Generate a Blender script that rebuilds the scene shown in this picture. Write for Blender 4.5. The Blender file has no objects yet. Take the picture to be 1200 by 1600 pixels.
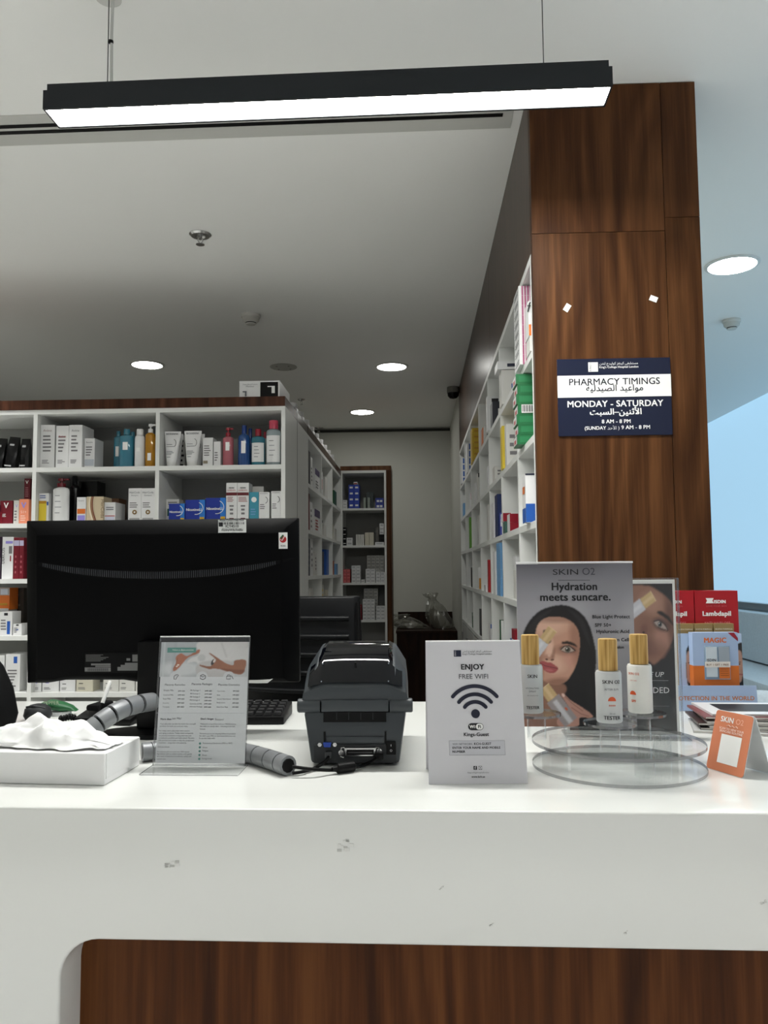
import bpy, bmesh, math, random
import numpy as np
from mathutils import Vector, Matrix
R = math.radians
random.seed(7)
SC = bpy.context.scene
COL = SC.collection

# ------------------------------------------------------------------ camera
EYE = 1.42                       # camera height; the counter top is at 1.10
F = 1250.0                       # focal length in pixels of a 1200 x 1600 frame
YAW, PITCH, ROLL = math.atan(50/F), math.atan(93/F), -0.008
cam_d = bpy.data.cameras.new('camera'); cam = bpy.data.objects.new('camera', cam_d); COL.objects.link(cam)
cam_d.sensor_fit = 'HORIZONTAL'; cam_d.sensor_width = 36.0; cam_d.lens = F/1200*36.0
cam_d.clip_start = 0.02; cam_d.clip_end = 100
CAM_R = Matrix.Rotation(YAW, 3, 'Z') @ Matrix.Rotation(math.pi/2+PITCH, 3, 'X') @ Matrix.Rotation(ROLL, 3, 'Z')
cam.matrix_world = Matrix.Translation((0, 0, EYE)) @ CAM_R.to_4x4()
SC.camera = cam

# ------------------------------------------------------------------ world, light levels, exposure
SC.view_settings.view_transform = 'Standard'; SC.view_settings.look = 'None'
SC.view_settings.gamma = 1.0; SC.view_settings.use_curve_mapping = False
SC.view_settings.exposure = 0.0
if hasattr(SC, 'cycles'): SC.cycles.transparent_max_bounces = 32      # many clear acrylic layers in a row
WORLD_STRENGTH = 0.42
LAMP_L, DOWN_L, LOBBY_FILL_W, STAFF_FILL_W, WINDOW_L = 102.0, 42.0, 9.6, 12.0, 0.81
w = bpy.data.worlds.new('world'); SC.world = w; w.use_nodes = True
bg = w.node_tree.nodes['Background']; bg.inputs[0].default_value = (0.98, 0.99, 1.0, 1); bg.inputs[1].default_value = WORLD_STRENGTH

# fill beams of added lobby downlights (fixtures are built with the ceiling), out of frame, to lift the light
LOBBY_FILL = ((-1.5, -2.5), (0, -2.5), (1.5, -2.5), (-1.5, -1.1), (0, -1.1), (1.5, -1.1), (-2.1, .2), (2.1, .2))
STAFF_FILL = ((-2.3, 2.3), (-2.3, 3.3))          # two more added over the staff side, left of the frame, to brighten the ceiling
for _x, _y in LOBBY_FILL+STAFF_FILL:
    _l = bpy.data.lights.new('added_fill_beam', 'AREA'); _l.shape = 'DISK'; _l.size = .18; _l.energy = LOBBY_FILL_W if _y < 1 else STAFF_FILL_W; _l.spread = math.radians(78 if _y < 1 else 110); _l.color = (1, 1, .985)
    _o = bpy.data.objects.new('added_fill_beam', _l); COL.objects.link(_o); _o.location = (_x, _y, 2.752)

def ray(px, py):
    return CAM_R @ Vector(((px-600)/F, -(py-800)/F, -1.0))
def at(px, py, Y):               # pixel of the photograph + distance along the room -> X, Z
    d = ray(px, py); t = Y/d.y
    return d.x*t, EYE+d.z*t
def on(px, py, Z):               # pixel + height -> X, Y
    d = ray(px, py); t = (Z-EYE)/d.z
    return d.x*t, d.y*t

# ------------------------------------------------------------------ materials
def lin(c):
    return tuple((x/255/12.92 if x/255 <= 0.04045 else ((x/255+0.055)/1.055)**2.4) for x in c)
_M = {}
def M(col, rough=0.5, metal=0.0, coat=0.0, emit=None, trans=0.0, ior=1.45, alpha=1.0, noise=0.0, nscale=30.0, bump=0.0, spec=0.5):
    key = (col, rough, metal, coat, emit, trans, ior, alpha, noise, nscale, bump, spec)
    if key in _M: return _M[key]
    m = bpy.data.materials.new('material_%d' % len(_M)); m.use_nodes = True
    nt = m.node_tree; b = nt.nodes['Principled BSDF']
    c = lin(col)+(1,)
    b.inputs['Base Color'].default_value = c; b.inputs['Roughness'].default_value = rough
    b.inputs['Metallic'].default_value = metal; b.inputs['Coat Weight'].default_value = coat
    b.inputs['Transmission Weight'].default_value = trans; b.inputs['IOR'].default_value = ior
    b.inputs['Alpha'].default_value = alpha; b.inputs['Specular IOR Level'].default_value = spec
    if emit is not None:
        b.inputs['Emission Color'].default_value = c; b.inputs['Emission Strength'].default_value = emit
    if noise or bump:
        tc = nt.nodes.new('ShaderNodeTexCoord'); n = nt.nodes.new('ShaderNodeTexNoise')
        n.inputs['Scale'].default_value = nscale; n.inputs['Detail'].default_value = 5
        nt.links.new(tc.outputs['Object'], n.inputs['Vector'])
        if noise:
            r = nt.nodes.new('ShaderNodeValToRGB')
            lo = tuple(x*(1-noise) for x in c[:3])+(1,); hi = tuple(min(1, x*(1+noise)) for x in c[:3])+(1,)
            r.color_ramp.elements[0].color = lo; r.color_ramp.elements[1].color = hi
            r.color_ramp.elements[0].position = .3; r.color_ramp.elements[1].position = .7
            nt.links.new(n.outputs['Fac'], r.inputs['Fac']); nt.links.new(r.outputs['Color'], b.inputs['Base Color'])
        if bump:
            bp = nt.nodes.new('ShaderNodeBump'); bp.inputs['Strength'].default_value = bump; bp.inputs['Distance'].default_value = .002
            nt.links.new(n.outputs['Fac'], bp.inputs['Height']); nt.links.new(bp.outputs['Normal'], b.inputs['Normal'])
    _M[key] = m
    return m

def wood(name, dark, mid, light, axis='Z', scale=1.0, rough=0.35, offset=0.0):
    m = bpy.data.materials.new(name); m.use_nodes = True
    nt = m.node_tree; b = nt.nodes['Principled BSDF']; L = nt.links.new
    tc = nt.nodes.new('ShaderNodeTexCoord'); mp = nt.nodes.new('ShaderNodeMapping')
    s = {'Z': (22, 22, 0.8), 'X': (0.8, 22, 22), 'Y': (22, 0.8, 22)}[axis]
    mp.inputs['Scale'].default_value = tuple(x*scale for x in s); mp.inputs['Location'].default_value = (offset, offset*.7, offset*.3)
    L(tc.outputs['Object'], mp.inputs['Vector'])
    n1 = nt.nodes.new('ShaderNodeTexNoise'); n1.inputs['Scale'].default_value = 1.0; n1.inputs['Detail'].default_value = 3; n1.inputs['Distortion'].default_value = 0.6
    L(mp.outputs[0], n1.inputs['Vector'])
    # cathedral figure: contour lines of a slow stretched noise
    mp2 = nt.nodes.new('ShaderNodeMapping'); s2 = {'Z': (3.5, 3.5, 0.55), 'X': (.55, 3.5, 3.5), 'Y': (3.5, .55, 3.5)}[axis]
    mp2.inputs['Scale'].default_value = s2; mp2.inputs['Location'].default_value = (offset*1.3, offset, offset*.9)
    L(tc.outputs['Object'], mp2.inputs['Vector'])
    n2 = nt.nodes.new('ShaderNodeTexNoise'); n2.inputs['Scale'].default_value = 1.0; n2.inputs['Detail'].default_value = 1
    L(mp2.outputs[0], n2.inputs['Vector'])
    mu = nt.nodes.new('ShaderNodeMath'); mu.operation = 'MULTIPLY'; mu.inputs[1].default_value = 26; L(n2.outputs['Fac'], mu.inputs[0])
    fr = nt.nodes.new('ShaderNodeMath'); fr.operation = 'PINGPONG'; fr.inputs[1].default_value = 1.0; L(mu.outputs[0], fr.inputs[0])
    # fine pores
    mp3 = nt.nodes.new('ShaderNodeMapping'); s3 = {'Z': (260, 260, 9), 'X': (9, 260, 260), 'Y': (260, 9, 260)}[axis]
    mp3.inputs['Scale'].default_value = s3; L(tc.outputs['Object'], mp3.inputs['Vector'])
    n3 = nt.nodes.new('ShaderNodeTexNoise'); n3.inputs['Scale'].default_value = 1.0; n3.inputs['Detail'].default_value = 2; L(mp3.outputs[0], n3.inputs['Vector'])
    a1 = nt.nodes.new('ShaderNodeMath'); a1.operation = 'MULTIPLY_ADD'; a1.inputs[1].default_value = .20
    L(fr.outputs[0], a1.inputs[0]); 
    m1 = nt.nodes.new('ShaderNodeMath'); m1.operation = 'MULTIPLY'; m1.inputs[1].default_value = .74; L(n1.outputs['Fac'], m1.inputs[0]); L(m1.outputs[0], a1.inputs[2])
    a2 = nt.nodes.new('ShaderNodeMath'); a2.operation = 'MULTIPLY_ADD'; a2.inputs[1].default_value = .22; L(n3.outputs['Fac'], a2.inputs[0]); L(a1.outputs[0], a2.inputs[2])
    cr = nt.nodes.new('ShaderNodeValToRGB'); e = cr.color_ramp.elements
    e[0].position = .34; e[0].color = lin(dark)+(1,); e[1].position = .80; e[1].color = lin(light)+(1,)
    x = cr.color_ramp.elements.new(.56); x.color = lin(mid)+(1,)
    L(a2.outputs[0], cr.inputs['Fac']); L(cr.outputs['Color'], b.inputs['Base Color'])
    b.inputs['Roughness'].default_value = rough; b.inputs['Specular IOR Level'].default_value = .12
    bp = nt.nodes.new('ShaderNodeBump'); bp.inputs['Strength'].default_value = .15; bp.inputs['Distance'].default_value = .001
    L(n3.outputs['Fac'], bp.inputs['Height']); L(bp.outputs['Normal'], b.inputs['Normal'])
    return m
WALNUT = wood('walnut', (48, 26, 12), (71, 43, 22), (96, 62, 35), 'Z', scale=1.7, rough=.45)
WALNUT2 = wood('walnut_upper', (48, 26, 13), (68, 40, 21), (90, 57, 32), 'Z', scale=1.7, rough=.45, offset=3.1)
WALNUT_D = wood('walnut_counter', (54, 27, 10), (80, 43, 18), (104, 62, 30), 'Z', scale=1.7, rough=.45, offset=7.3)
WALNUT_SIDE = wood('walnut_wall', (48, 32, 24), (64, 44, 33), (78, 56, 43), 'Z', rough=.3, offset=1.7)
WALNUT_DARK = wood('walnut_dark', (20, 11, 7), (34, 19, 12), (46, 28, 18), 'Z', rough=.45, offset=5.0)
MAPLE = wood('maple_cap', (150, 112, 58), (196, 160, 98), (226, 196, 138), 'Z', scale=9, rough=.5, offset=2.2)
WHITE_LAM = M((226, 227, 224), .42)
WHITE_CTR = M((236, 237, 234), .16, coat=.3)
PAINT = M((242, 242, 239), .75)
WALL = M((196, 196, 188), .8)
CARD = M((232, 232, 230), .55)
PAPER = M((225, 225, 224), .6)
BLACK = M((7, 7, 8), .45, spec=.2)
BLACKG = M((8, 8, 9), .25, spec=.3)
BLACKM = M((12, 12, 13), .75, spec=.15)
INK = M((22, 23, 28), .5)
GREYINK = M((110, 112, 118), .5)
NAVY = M((17, 25, 52), .4)
WHITEP = M((240, 240, 238), .5)
CHROME = M((200, 200, 200), .2, metal=1.0)
def acrylic(name, tint, body, rough=.03, shade=(.5, .5, .5), power=6.0, gain=.6):
    """thin clear sheet: see-through with a Fresnel reflection; the cut edges carry a little body colour"""
    m = bpy.data.materials.new(name); m.use_nodes = True; nt = m.node_tree; nt.nodes.remove(nt.nodes['Principled BSDF'])
    out = nt.nodes['Material Output']; tr = nt.nodes.new('ShaderNodeBsdfTransparent'); tr.inputs[0].default_value = (*tint, 1)
    gl = nt.nodes.new('ShaderNodeBsdfGlossy'); gl.inputs['Roughness'].default_value = rough
    lw = nt.nodes.new('ShaderNodeLayerWeight'); lw.inputs['Blend'].default_value = .5; pw = nt.nodes.new('ShaderNodeMath'); pw.operation = 'POWER'; pw.inputs[1].default_value = power; nt.links.new(lw.outputs['Facing'], pw.inputs[0])
    fr = nt.nodes.new('ShaderNodeMath'); fr.operation = 'MULTIPLY_ADD'; fr.inputs[1].default_value = gain; fr.inputs[2].default_value = .03; nt.links.new(pw.outputs[0], fr.inputs[0]); mx = nt.nodes.new('ShaderNodeMixShader')
    nt.links.new(fr.outputs[0], mx.inputs[0]); nt.links.new(tr.outputs[0], mx.inputs[1]); nt.links.new(gl.outputs[0], mx.inputs[2])
    if body:
        df = nt.nodes.new('ShaderNodeBsdfGlossy'); df.inputs['Color'].default_value = (*shade, 1); df.inputs['Roughness'].default_value = .18
        m2 = nt.nodes.new('ShaderNodeMixShader'); m2.inputs[0].default_value = body
        nt.links.new(mx.outputs[0], m2.inputs[1]); nt.links.new(df.outputs[0], m2.inputs[2]); mx = m2
    nt.links.new(mx.outputs[0], out.inputs['Surface'])
    return m
ACRYLIC = acrylic('clear_acrylic', (.985, .99, .99), 0)
ACR_EDGE = acrylic('acrylic_edge', (.42, .42, .43), .45, shade=(.5, .5, .51))
ACR_TUBE = acrylic('acrylic_tube', (.93, .94, .94), 0, power=2.2, gain=.75)
FILM = acrylic('plastic_film', (.86, .86, .84), .22, .12, shade=(.8, .8, .78))
def vcol():
    m = bpy.data.materials.new('printed_colour'); m.use_nodes = True; nt = m.node_tree
    a = nt.nodes.new('ShaderNodeAttribute'); a.attribute_name = 'Col'
    b = nt.nodes['Principled BSDF']; b.inputs['Roughness'].default_value = .35
    nt.links.new(a.outputs['Color'], b.inputs['Base Color'])
    return m
VCOL = vcol()

# ------------------------------------------------------------------ mesh building
class MB:
    def __init__(s): s.v = []; s.f = []; s.m = []; s.mats = []
    def _mi(s, mat):
        if mat not in s.mats: s.mats.append(mat)
        return s.mats.index(mat)
    def add(s, vs, fs, mat):
        o = len(s.v); i = s._mi(mat); s.v += [tuple(v) for v in vs]
        for f in fs: s.f.append(tuple(o+k for k in f)); s.m.append(i)
        return s
    def box(s, x0, x1, y0, y1, z0, z1, mat):
        return s.add([(x0,y0,z0),(x1,y0,z0),(x1,y1,z0),(x0,y1,z0),(x0,y0,z1),(x1,y0,z1),(x1,y1,z1),(x0,y1,z1)],
                     [(3,2,1,0),(4,5,6,7),(0,1,5,4),(1,2,6,5),(2,3,7,6),(3,0,4,7)], mat)
    def sheet(s, x0, x1, y0, y1, z0, z1, mat, edge):    # a box whose largest pair of faces has mat and the rest edge
        d = (x1-x0, y1-y0, z1-z0); ax = d.index(min(d))
        V = [(x0,y0,z0),(x1,y0,z0),(x1,y1,z0),(x0,y1,z0),(x0,y0,z1),(x1,y0,z1),(x1,y1,z1),(x0,y1,z1)]
        fs = {2: [(3,2,1,0),(4,5,6,7)], 1: [(0,1,5,4),(2,3,7,6)], 0: [(1,2,6,5),(3,0,4,7)]}
        o = len(s.v); s.v += V
        for a in fs:
            for f in fs[a]: s.f.append(tuple(o+k for k in f)); s.m.append(s._mi(mat if a == ax else edge))
        return s
    def quad(s, a, b, c, d, mat): return s.add([a,b,c,d], [(0,1,2,3)], mat)
    def front(s, x0, z0, x1, z1, y, mat): return s.add([(x0,y,z0),(x1,y,z0),(x1,y,z1),(x0,y,z1)], [(0,1,2,3)], mat)
    def lathe(s, prof, mat, n=24, c=(0,0,0), sx=1, sy=1, axis='Z', caps=True):
        vs = []; fs = []
        for r, z in prof:
            for k in range(n):
                a = 2*math.pi*k/n; p = (r*math.cos(a)*sx, r*math.sin(a)*sy, z)
                if axis == 'Y': p = (p[0], -p[2], p[1])       # axis points to -Y
                if axis == 'X': p = (p[2], p[0], p[1])
                vs.append((c[0]+p[0], c[1]+p[1], c[2]+p[2]))
        for i in range(len(prof)-1):
            for k in range(n):
                k2 = (k+1) % n; fs.append((i*n+k, i*n+k2, (i+1)*n+k2, (i+1)*n+k))
        if caps:
            fs.append(tuple(reversed(range(n)))); fs.append(tuple((len(prof)-1)*n+k for k in range(n)))
        return s.add(vs, fs, mat)
    def tube(s, pts, r, mat, n=10, caps=True):
        P = [Vector(p) for p in pts]; rs = r if isinstance(r, (list, tuple)) else [r]*len(P)
        vs = []; fs = []; up = None
        for i, p in enumerate(P):
            t = (P[min(i+1, len(P)-1)]-P[max(i-1, 0)]).normalized()
            if up is None:
                up = Vector((0,0,1)) if abs(t.z) < .9 else Vector((1,0,0))
            a = t.cross(up).normalized(); b = a.cross(t).normalized(); up = b
            for k in range(n):
                q = 2*math.pi*k/n; vs.append(p+(a*math.cos(q)+b*math.sin(q))*rs[i])
        for i in range(len(P)-1):
            for k in range(n):
                k2 = (k+1) % n; fs.append((i*n+k, i*n+k2, (i+1)*n+k2, (i+1)*n+k))
        if caps: fs.append(tuple(reversed(range(n)))); fs.append(tuple((len(P)-1)*n+k for k in range(n)))
        return s.add(vs, fs, mat)
    def loft(s, rings, mat, closed=True, caps=True):
        n = len(rings[0]); vs = [p for r in rings for p in r]; fs = []
        for i in range(len(rings)-1):
            for k in range(n if closed else n-1):
                k2 = (k+1) % n; fs.append((i*n+k, i*n+k2, (i+1)*n+k2, (i+1)*n+k))
        if caps and closed: fs.append(tuple(reversed(range(n)))); fs.append(tuple((len(rings)-1)*n+k for k in range(n)))
        return s.add(vs, fs, mat)
    def extrude(s, pts, y0, y1, mat):        # polygon in x,z extruded along y
        n = len(pts); return s.loft([[(x, y0, z) for x, z in pts], [(x, y1, z) for x, z in pts]], mat)
    def extrude_x(s, pts, x0, x1, mat):      # polygon in y,z extruded along x
        return s.loft([[(x0, y, z) for y, z in pts], [(x1, y, z) for y, z in pts]], mat)
    def build(s, name, parent=None, loc=(0,0,0), rot=(0,0,0), bevel=0, seg=2, smooth=None, fix=True):
        me = bpy.data.meshes.new(name); me.from_pydata(s.v, [], s.f)
        for m in s.mats: me.materials.append(m)
        me.polygons.foreach_set('material_index', s.m)
        if fix or bevel:
            bm = bmesh.new(); bm.from_mesh(me)
            if fix: bmesh.ops.recalc_face_normals(bm, faces=bm.faces)
            if bevel:
                ed = [e for e in bm.edges if len(e.link_faces) == 2 and e.calc_face_angle(0) > R(30)]
                bmesh.ops.bevel(bm, geom=ed, offset=bevel, segments=seg, profile=.5, affect='EDGES', clamp_overlap=True)
            bm.to_mesh(me); bm.free()
        if smooth or bevel:
            me.shade_smooth(); me.set_sharp_from_angle(angle=R(smooth or 35))
        o = bpy.data.objects.new(name, me); COL.objects.link(o)
        o.location = loc; o.rotation_euler = rot
        if parent: o.parent = parent
        return o
def tag(o, label=None, cat=None, group=None, kind=None):
    if label: o['label'] = label
    if cat: o['category'] = cat
    if group: o['group'] = group
    if kind: o['kind'] = kind
    return o
def thing(name, label, cat, loc=(0,0,0), rot=(0,0,0), group=None):
    o = bpy.data.objects.new(name, None); COL.objects.link(o); o.location = loc; o.rotation_euler = rot
    o.empty_display_size = .05
    return tag(o, label, cat, group)
def copy_tree(o, parent=None):
    c = o.copy(); COL.objects.link(c); c.parent = parent
    for ch in o.children: copy_tree(ch, c)
    return c
def structure(o): o['kind'] = 'structure'; return o

# ------------------------------------------------------------------ lettering
_AR = {'ا':'\uFE8D\uFE8E','أ':'\uFE83\uFE84','إ':'\uFE87\uFE88','ى':'\uFEEF\uFEF0','د':'\uFEA9\uFEAA','ر':'\uFEAD\uFEAE','ز':'\uFEAF\uFEB0','و':'\uFEED\uFEEE','ة':'\uFE93\uFE94'}
for _c, _b in {'ب':0xFE8F,'ت':0xFE95,'ث':0xFE99,'ج':0xFE9D,'ح':0xFEA1,'س':0xFEB1,'ش':0xFEB5,'ص':0xFEB9,'ط':0xFEC1,'ع':0xFEC9,'غ':0xFECD,'ف':0xFED1,'ق':0xFED5,'ك':0xFED9,'ل':0xFEDD,'م':0xFEE1,'ن':0xFEE5,'ه':0xFEE9,'ي':0xFEF1}.items():
    _AR[_c] = ''.join(chr(_b+k) for k in range(4))
def arabic(t):
    t = t.replace('لأ', '\u0001').replace('لا', '\u0002')
    A = dict(_AR); A['\u0001'] = '\uFEF7\uFEF8'; A['\u0002'] = '\uFEFB\uFEFC'
    out = []
    for i, ch in enumerate(t):
        if ch not in A: out.append(ch); continue
        prev = t[i-1] if i else ' '; nxt = t[i+1] if i+1 < len(t) else ' '
        jp = prev in A and len(A[prev]) == 4; jn = nxt in A and len(A[ch]) == 4
        f = A[ch]
        out.append(f[3] if jp and jn else f[1] if jp else f[2] if jn else f[0])
    return ''.join(reversed(out))
_T = {}
def text_data(body, bold, res=3, shear=0.0, space=1.0):
    key = (body, bold, res, shear, space)
    if key in _T: return _T[key]
    c = bpy.data.curves.new('lettering', 'FONT'); c.body = body; c.size = 1.0; c.offset = bold; c.resolution_u = res; c.shear = shear; c.space_character = space
    o = bpy.data.objects.new('lettering', c)
    me = bpy.data.meshes.new_from_object(o)
    bpy.data.objects.remove(o); bpy.data.curves.remove(c)
    co = np.empty(len(me.vertices)*3); me.vertices.foreach_get('co', co); co = co.reshape(-1, 3)
    fs = [tuple(p.vertices) for p in me.polygons]; bpy.data.meshes.remove(me)
    mn, mx = co.min(0), co.max(0); co -= mn
    _T[key] = (co, fs, mx-mn)
    return _T[key]
def text_into(mb, body, mat, x, z, y=-.0006, width=None, height=None, align='C', bold=0.0, res=3, shear=0.0, space=1.0):
    """lettering in the x,z plane facing -y; x,z = anchor (C/L/R) on the bottom line"""
    co, fs, sz = text_data(body, 0.0, res, shear, space*(1+1.6*bold))
    if width and height: sx, sz_ = width/sz[0], height/sz[1]
    elif width: sx = sz_ = width/sz[0]
    else: sx = sz_ = height/sz[1]
    wd = sz[0]*sx; ox = {'C': x-wd/2, 'L': x, 'R': x-wd}[align]
    b = bold*sx
    for k, (dx, dz) in enumerate(((-b, -b*.5), (b, -b*.5), (-b, b*.5), (b, b*.5)) if bold else ((0, 0),)):
        mb.add([(ox+p[0]*sx+dx, y-.00002*k, z+p[1]*sz_+dz) for p in co], fs, mat)
    return mb
def text(parent, body, mat, x, z, y=-.0006, loc=(0,0,0), rot=(0,0,0), **k):
    mb = text_into(MB(), body, mat, x, z, y, **k)
    return mb.build('lettering', parent, loc, rot, fix=False)

# ------------------------------------------------------------------ printed pictures (vertex colours on a fine flat grid)
def smooth_poly(pts, n=6):
    P = [np.array(p, float) for p in pts]; out = []; N = len(P)
    for i in range(N):
        a, b, c, d = P[i-1], P[i], P[(i+1) % N], P[(i+2) % N]
        for k in range(n):
            t = k/n; out.append(.5*((2*b)+(-a+c)*t+(2*a-5*b+4*c-d)*t*t+(-a+3*b-3*c+d)*t**3))
    return out
class Canvas:
    def __init__(s, x0, y0, x1, y1, nx, ny, col):
        s.x0, s.y0, s.x1, s.y1, s.nx, s.ny = x0, y0, x1, y1, nx, ny
        s.X, s.Y = np.meshgrid(np.linspace(x0, x1, nx), np.linspace(y1, y0, ny))   # row 0 = bottom
        s.A = np.ones((ny, nx, 3))*np.array(lin(col))
    def mix(s, mask, col, alpha=1.0):
        m = (mask*alpha)[..., None]; s.A = s.A*(1-m)+np.array(lin(col))*m
    def blur(s, m, k):
        for _ in range(k):
            p = np.pad(m, 1, mode='edge'); m = (p[1:-1,1:-1]*2+p[:-2,1:-1]+p[2:,1:-1]+p[1:-1,:-2]+p[1:-1,2:])/6
        return m
    def polymask(s, pts, smooth=True):
        P = smooth_poly(pts) if smooth else pts; ins = np.zeros(s.X.shape, bool); N = len(P)
        for i in range(N):
            xi, yi = P[i]; xj, yj = P[i-1]
            if yi == yj: continue
            c = ((yi > s.Y) != (yj > s.Y)) & (s.X < (xj-xi)*(s.Y-yi)/(yj-yi)+xi); ins ^= c
        return ins.astype(float)
    def poly(s, pts, col, soft=1, alpha=1.0, smooth=True, clip=None):
        m = s.blur(s.polymask(pts, smooth), soft)
        if clip is not None: m = m*clip
        s.mix(m, col, alpha); return m
    def ell(s, cx, cy, rx, ry, col, ang=0, edge=.15, alpha=1.0, clip=None):
        a = R(ang); dx, dy = s.X-cx, s.Y-cy
        u = (dx*math.cos(a)+dy*math.sin(a))/rx; v = (-dx*math.sin(a)+dy*math.cos(a))/ry
        m = np.clip((1-np.sqrt(u*u+v*v))/edge+.5, 0, 1)
        if clip is not None: m = m*clip
        s.mix(m, col, alpha); return m
    def line(s, pts, wd, col, alpha=1.0, soft=1.5):
        m = np.zeros(s.X.shape)
        for (ax, ay), (bx, by) in zip(pts[:-1], pts[1:]):
            L2 = (bx-ax)**2+(by-ay)**2+1e-9; t = np.clip(((s.X-ax)*(bx-ax)+(s.Y-ay)*(by-ay))/L2, 0, 1)
            d = np.hypot(s.X-ax-t*(bx-ax), s.Y-ay-t*(by-ay)); m = np.maximum(m, np.clip((wd/2-d)/soft+.5, 0, 1))
        s.mix(m, col, alpha)
    def build(s, name, w, h, parent, loc=(0,0,0), rot=(0,0,0), xc=0.0):
        nx, ny = s.nx, s.ny
        gx, gz = np.meshgrid(np.linspace(-w/2, w/2, nx), np.linspace(0, h, ny))
        co = np.stack([gx, np.zeros_like(gx), gz], -1).reshape(-1, 3)
        idx = np.arange(nx*ny).reshape(ny, nx)
        q = np.stack([idx[:-1,:-1], idx[:-1,1:], idx[1:,1:], idx[1:,:-1]], -1).reshape(-1, 4)
        me = bpy.data.meshes.new(name)
        me.vertices.add(len(co)); me.vertices.foreach_set('co', co.ravel())
        me.loops.add(q.size); me.loops.foreach_set('vertex_index', q.ravel())
        me.polygons.add(len(q)); me.polygons.foreach_set('loop_start', np.arange(0, q.size, 4))
        me.update()
        ca = me.color_attributes.new('Col', 'FLOAT_COLOR', 'POINT')
        ca.data.foreach_set('color', np.concatenate([np.clip(s.A, 0, 1).reshape(-1, 3), np.ones((nx*ny, 1))], 1).ravel())
        me.materials.append(VCOL)
        o = bpy.data.objects.new(name, me); COL.objects.link(o); o.location = loc; o.rotation_euler = rot
        if parent: o.parent = parent
        return o
# ================================================================== the room
CEIL = 2.765
FLOOR_M = M((226, 226, 223), .25, noise=.05, nscale=3)
structure(MB().box(-3.2, 4.2, -4.2, 9.2, -.1, 0, FLOOR_M).build('floor'))
structure(MB().box(-3.2, 4.2, -4.2, 9.2, CEIL, CEIL+.12, PAINT).build('ceiling'))
structure(MB().box(-3.2, .34, 7.44, 7.56, 0, CEIL, WALL).build('wall_back'))
structure(MB().box(-3.3, -3.2, -4.2, 9.2, 0, CEIL, WALL).build('wall_left'))
# dark shadow gap between back wall and ceiling
structure(MB().box(-3.2, .34, 7.425, 7.44, CEIL-.035, CEIL-.012, M((45, 45, 42), .7)).build('trim_1'))
# partition behind the right-hand shelving, its walnut cladding above the shelves
RX, RY0, RY1, RTOP = .327, 2.15, 5.88, EYE+.874
wp = structure(MB().box(RX+.40, RX+.455, RY0+.03, 7.56, 0, CEIL, WALL).build('wall_partition'))
structure(MB().box(RX+.0, RX+.40, RY1, 7.44, 0, CEIL, WALL).build('wall_return'))
clad = structure(MB().box(RX+.02, RX+.40, RY0+.03, RY1, RTOP+.03, CEIL, M((40, 34, 30), .7)).build('wall_cladding'))
ys = [RY0+.03, 3.42, 4.64, RY1]
for a, b in zip(ys[:-1], ys[1:]):
    MB().box(RX, RX+.02, a+.0015, b-.0015, RTOP+.005, CEIL-.002, WALNUT_SIDE).build('panel', clad)
# walnut pillar at the end of the partition
PX1 = .782
pil = structure(MB().box(RX+.012, PX1-.012, RY0+.015, RY0+.0295, 0, CEIL, M((28, 18, 12), .8)).build('wall_pillar'))
sx = at(1044, 500, RY0)[0]; zs1 = at(930, 363, RY0)[1]; zs2 = at(1070, 339, RY0)[1]
MB().box(RX, sx-.0008, RY0, RY0+.015, zs1+.0008, CEIL-.002, WALNUT2).build('panel', pil)
MB().box(sx+.0008, PX1, RY0, RY0+.015, zs2+.0008, CEIL-.002, WALNUT2).build('panel', pil)
MB().box(RX, sx-.0008, RY0, RY0+.015, 0, zs1-.0008, WALNUT).build('panel', pil)
MB().box(sx+.0008, PX1, RY0, RY0+.015, 0, zs2-.0008, WALNUT).build('panel', pil)
MB().box(PX1-.012, PX1, RY0+.015, RY0+.30, 0, CEIL-.002, WALNUT).build('panel', pil)
MB().box(RX, RX+.012, RY0+.015, RY0+.03, 0, CEIL-.002, WALNUT).build('panel', pil)

# daylight side: frosted window band over a ledge, beyond the pillar
WX = 2.66
structure(MB().box(WX, WX+.12, 1.6, 9.2, 0, EYE-.30, M((188, 196, 202), .6)).build('wall_right'))
win = structure(MB().box(WX+.05, WX+.06, 1.6, 9.2, EYE-.30, CEIL, M((168, 206, 230), .4, emit=WINDOW_L)).build('window_1'))
MB().box(WX-.02, WX+.05, 1.6, 9.2, EYE-.315, EYE-.270, M((150, 152, 152), .3, metal=.6)).build('window_sill', win)
structure(MB().box(.35, WX+.12, 9.08, 9.2, 0, CEIL, M((200, 205, 208), .7)).build('wall_end'))

# upholstered bench below the window
SOFA = M((236, 241, 245), .75, noise=.05, nscale=60)
t = thing('upholstered_bench', 'pale blue-grey upholstered bench below the frosted window', 'bench', (WX, 0, 0))
MB().box(-.13, -.005, 2.4, 7.4, .72, EYE-.33, SOFA).build('backrest', t, bevel=.02)
MB().box(-.52, -.005, 2.4, 7.4, .42, .71, SOFA).build('seat', t, bevel=.03)
MB().box(-.48, -.005, 2.42, 7.38, 0, .415, M((70, 74, 78), .6)).build('plinth', t)
t = thing('lounge_chair', 'rounded blue-grey lounge chair beside the window bench', 'chair', (1.62, 3.85, 0))
mb = MB(); rings = []
for a in range(-100, 101, 20):
    q = R(a); c, s_ = math.sin(q), math.cos(q)
    rings.append([(r*c, .0+r*s_, z) for r, z in ((.27, .40), (.34, .40), (.36, .60), (.35, .78), (.32, .81), (.28, .78), (.27, .58))])
mb.loft(rings, SOFA); mb.build('backrest', t, smooth=50)
MB().lathe([(.24, .34), (.265, .36), (.265, .44), (.24, .46)], SOFA, 32).build('seat', t, smooth=40)
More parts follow.
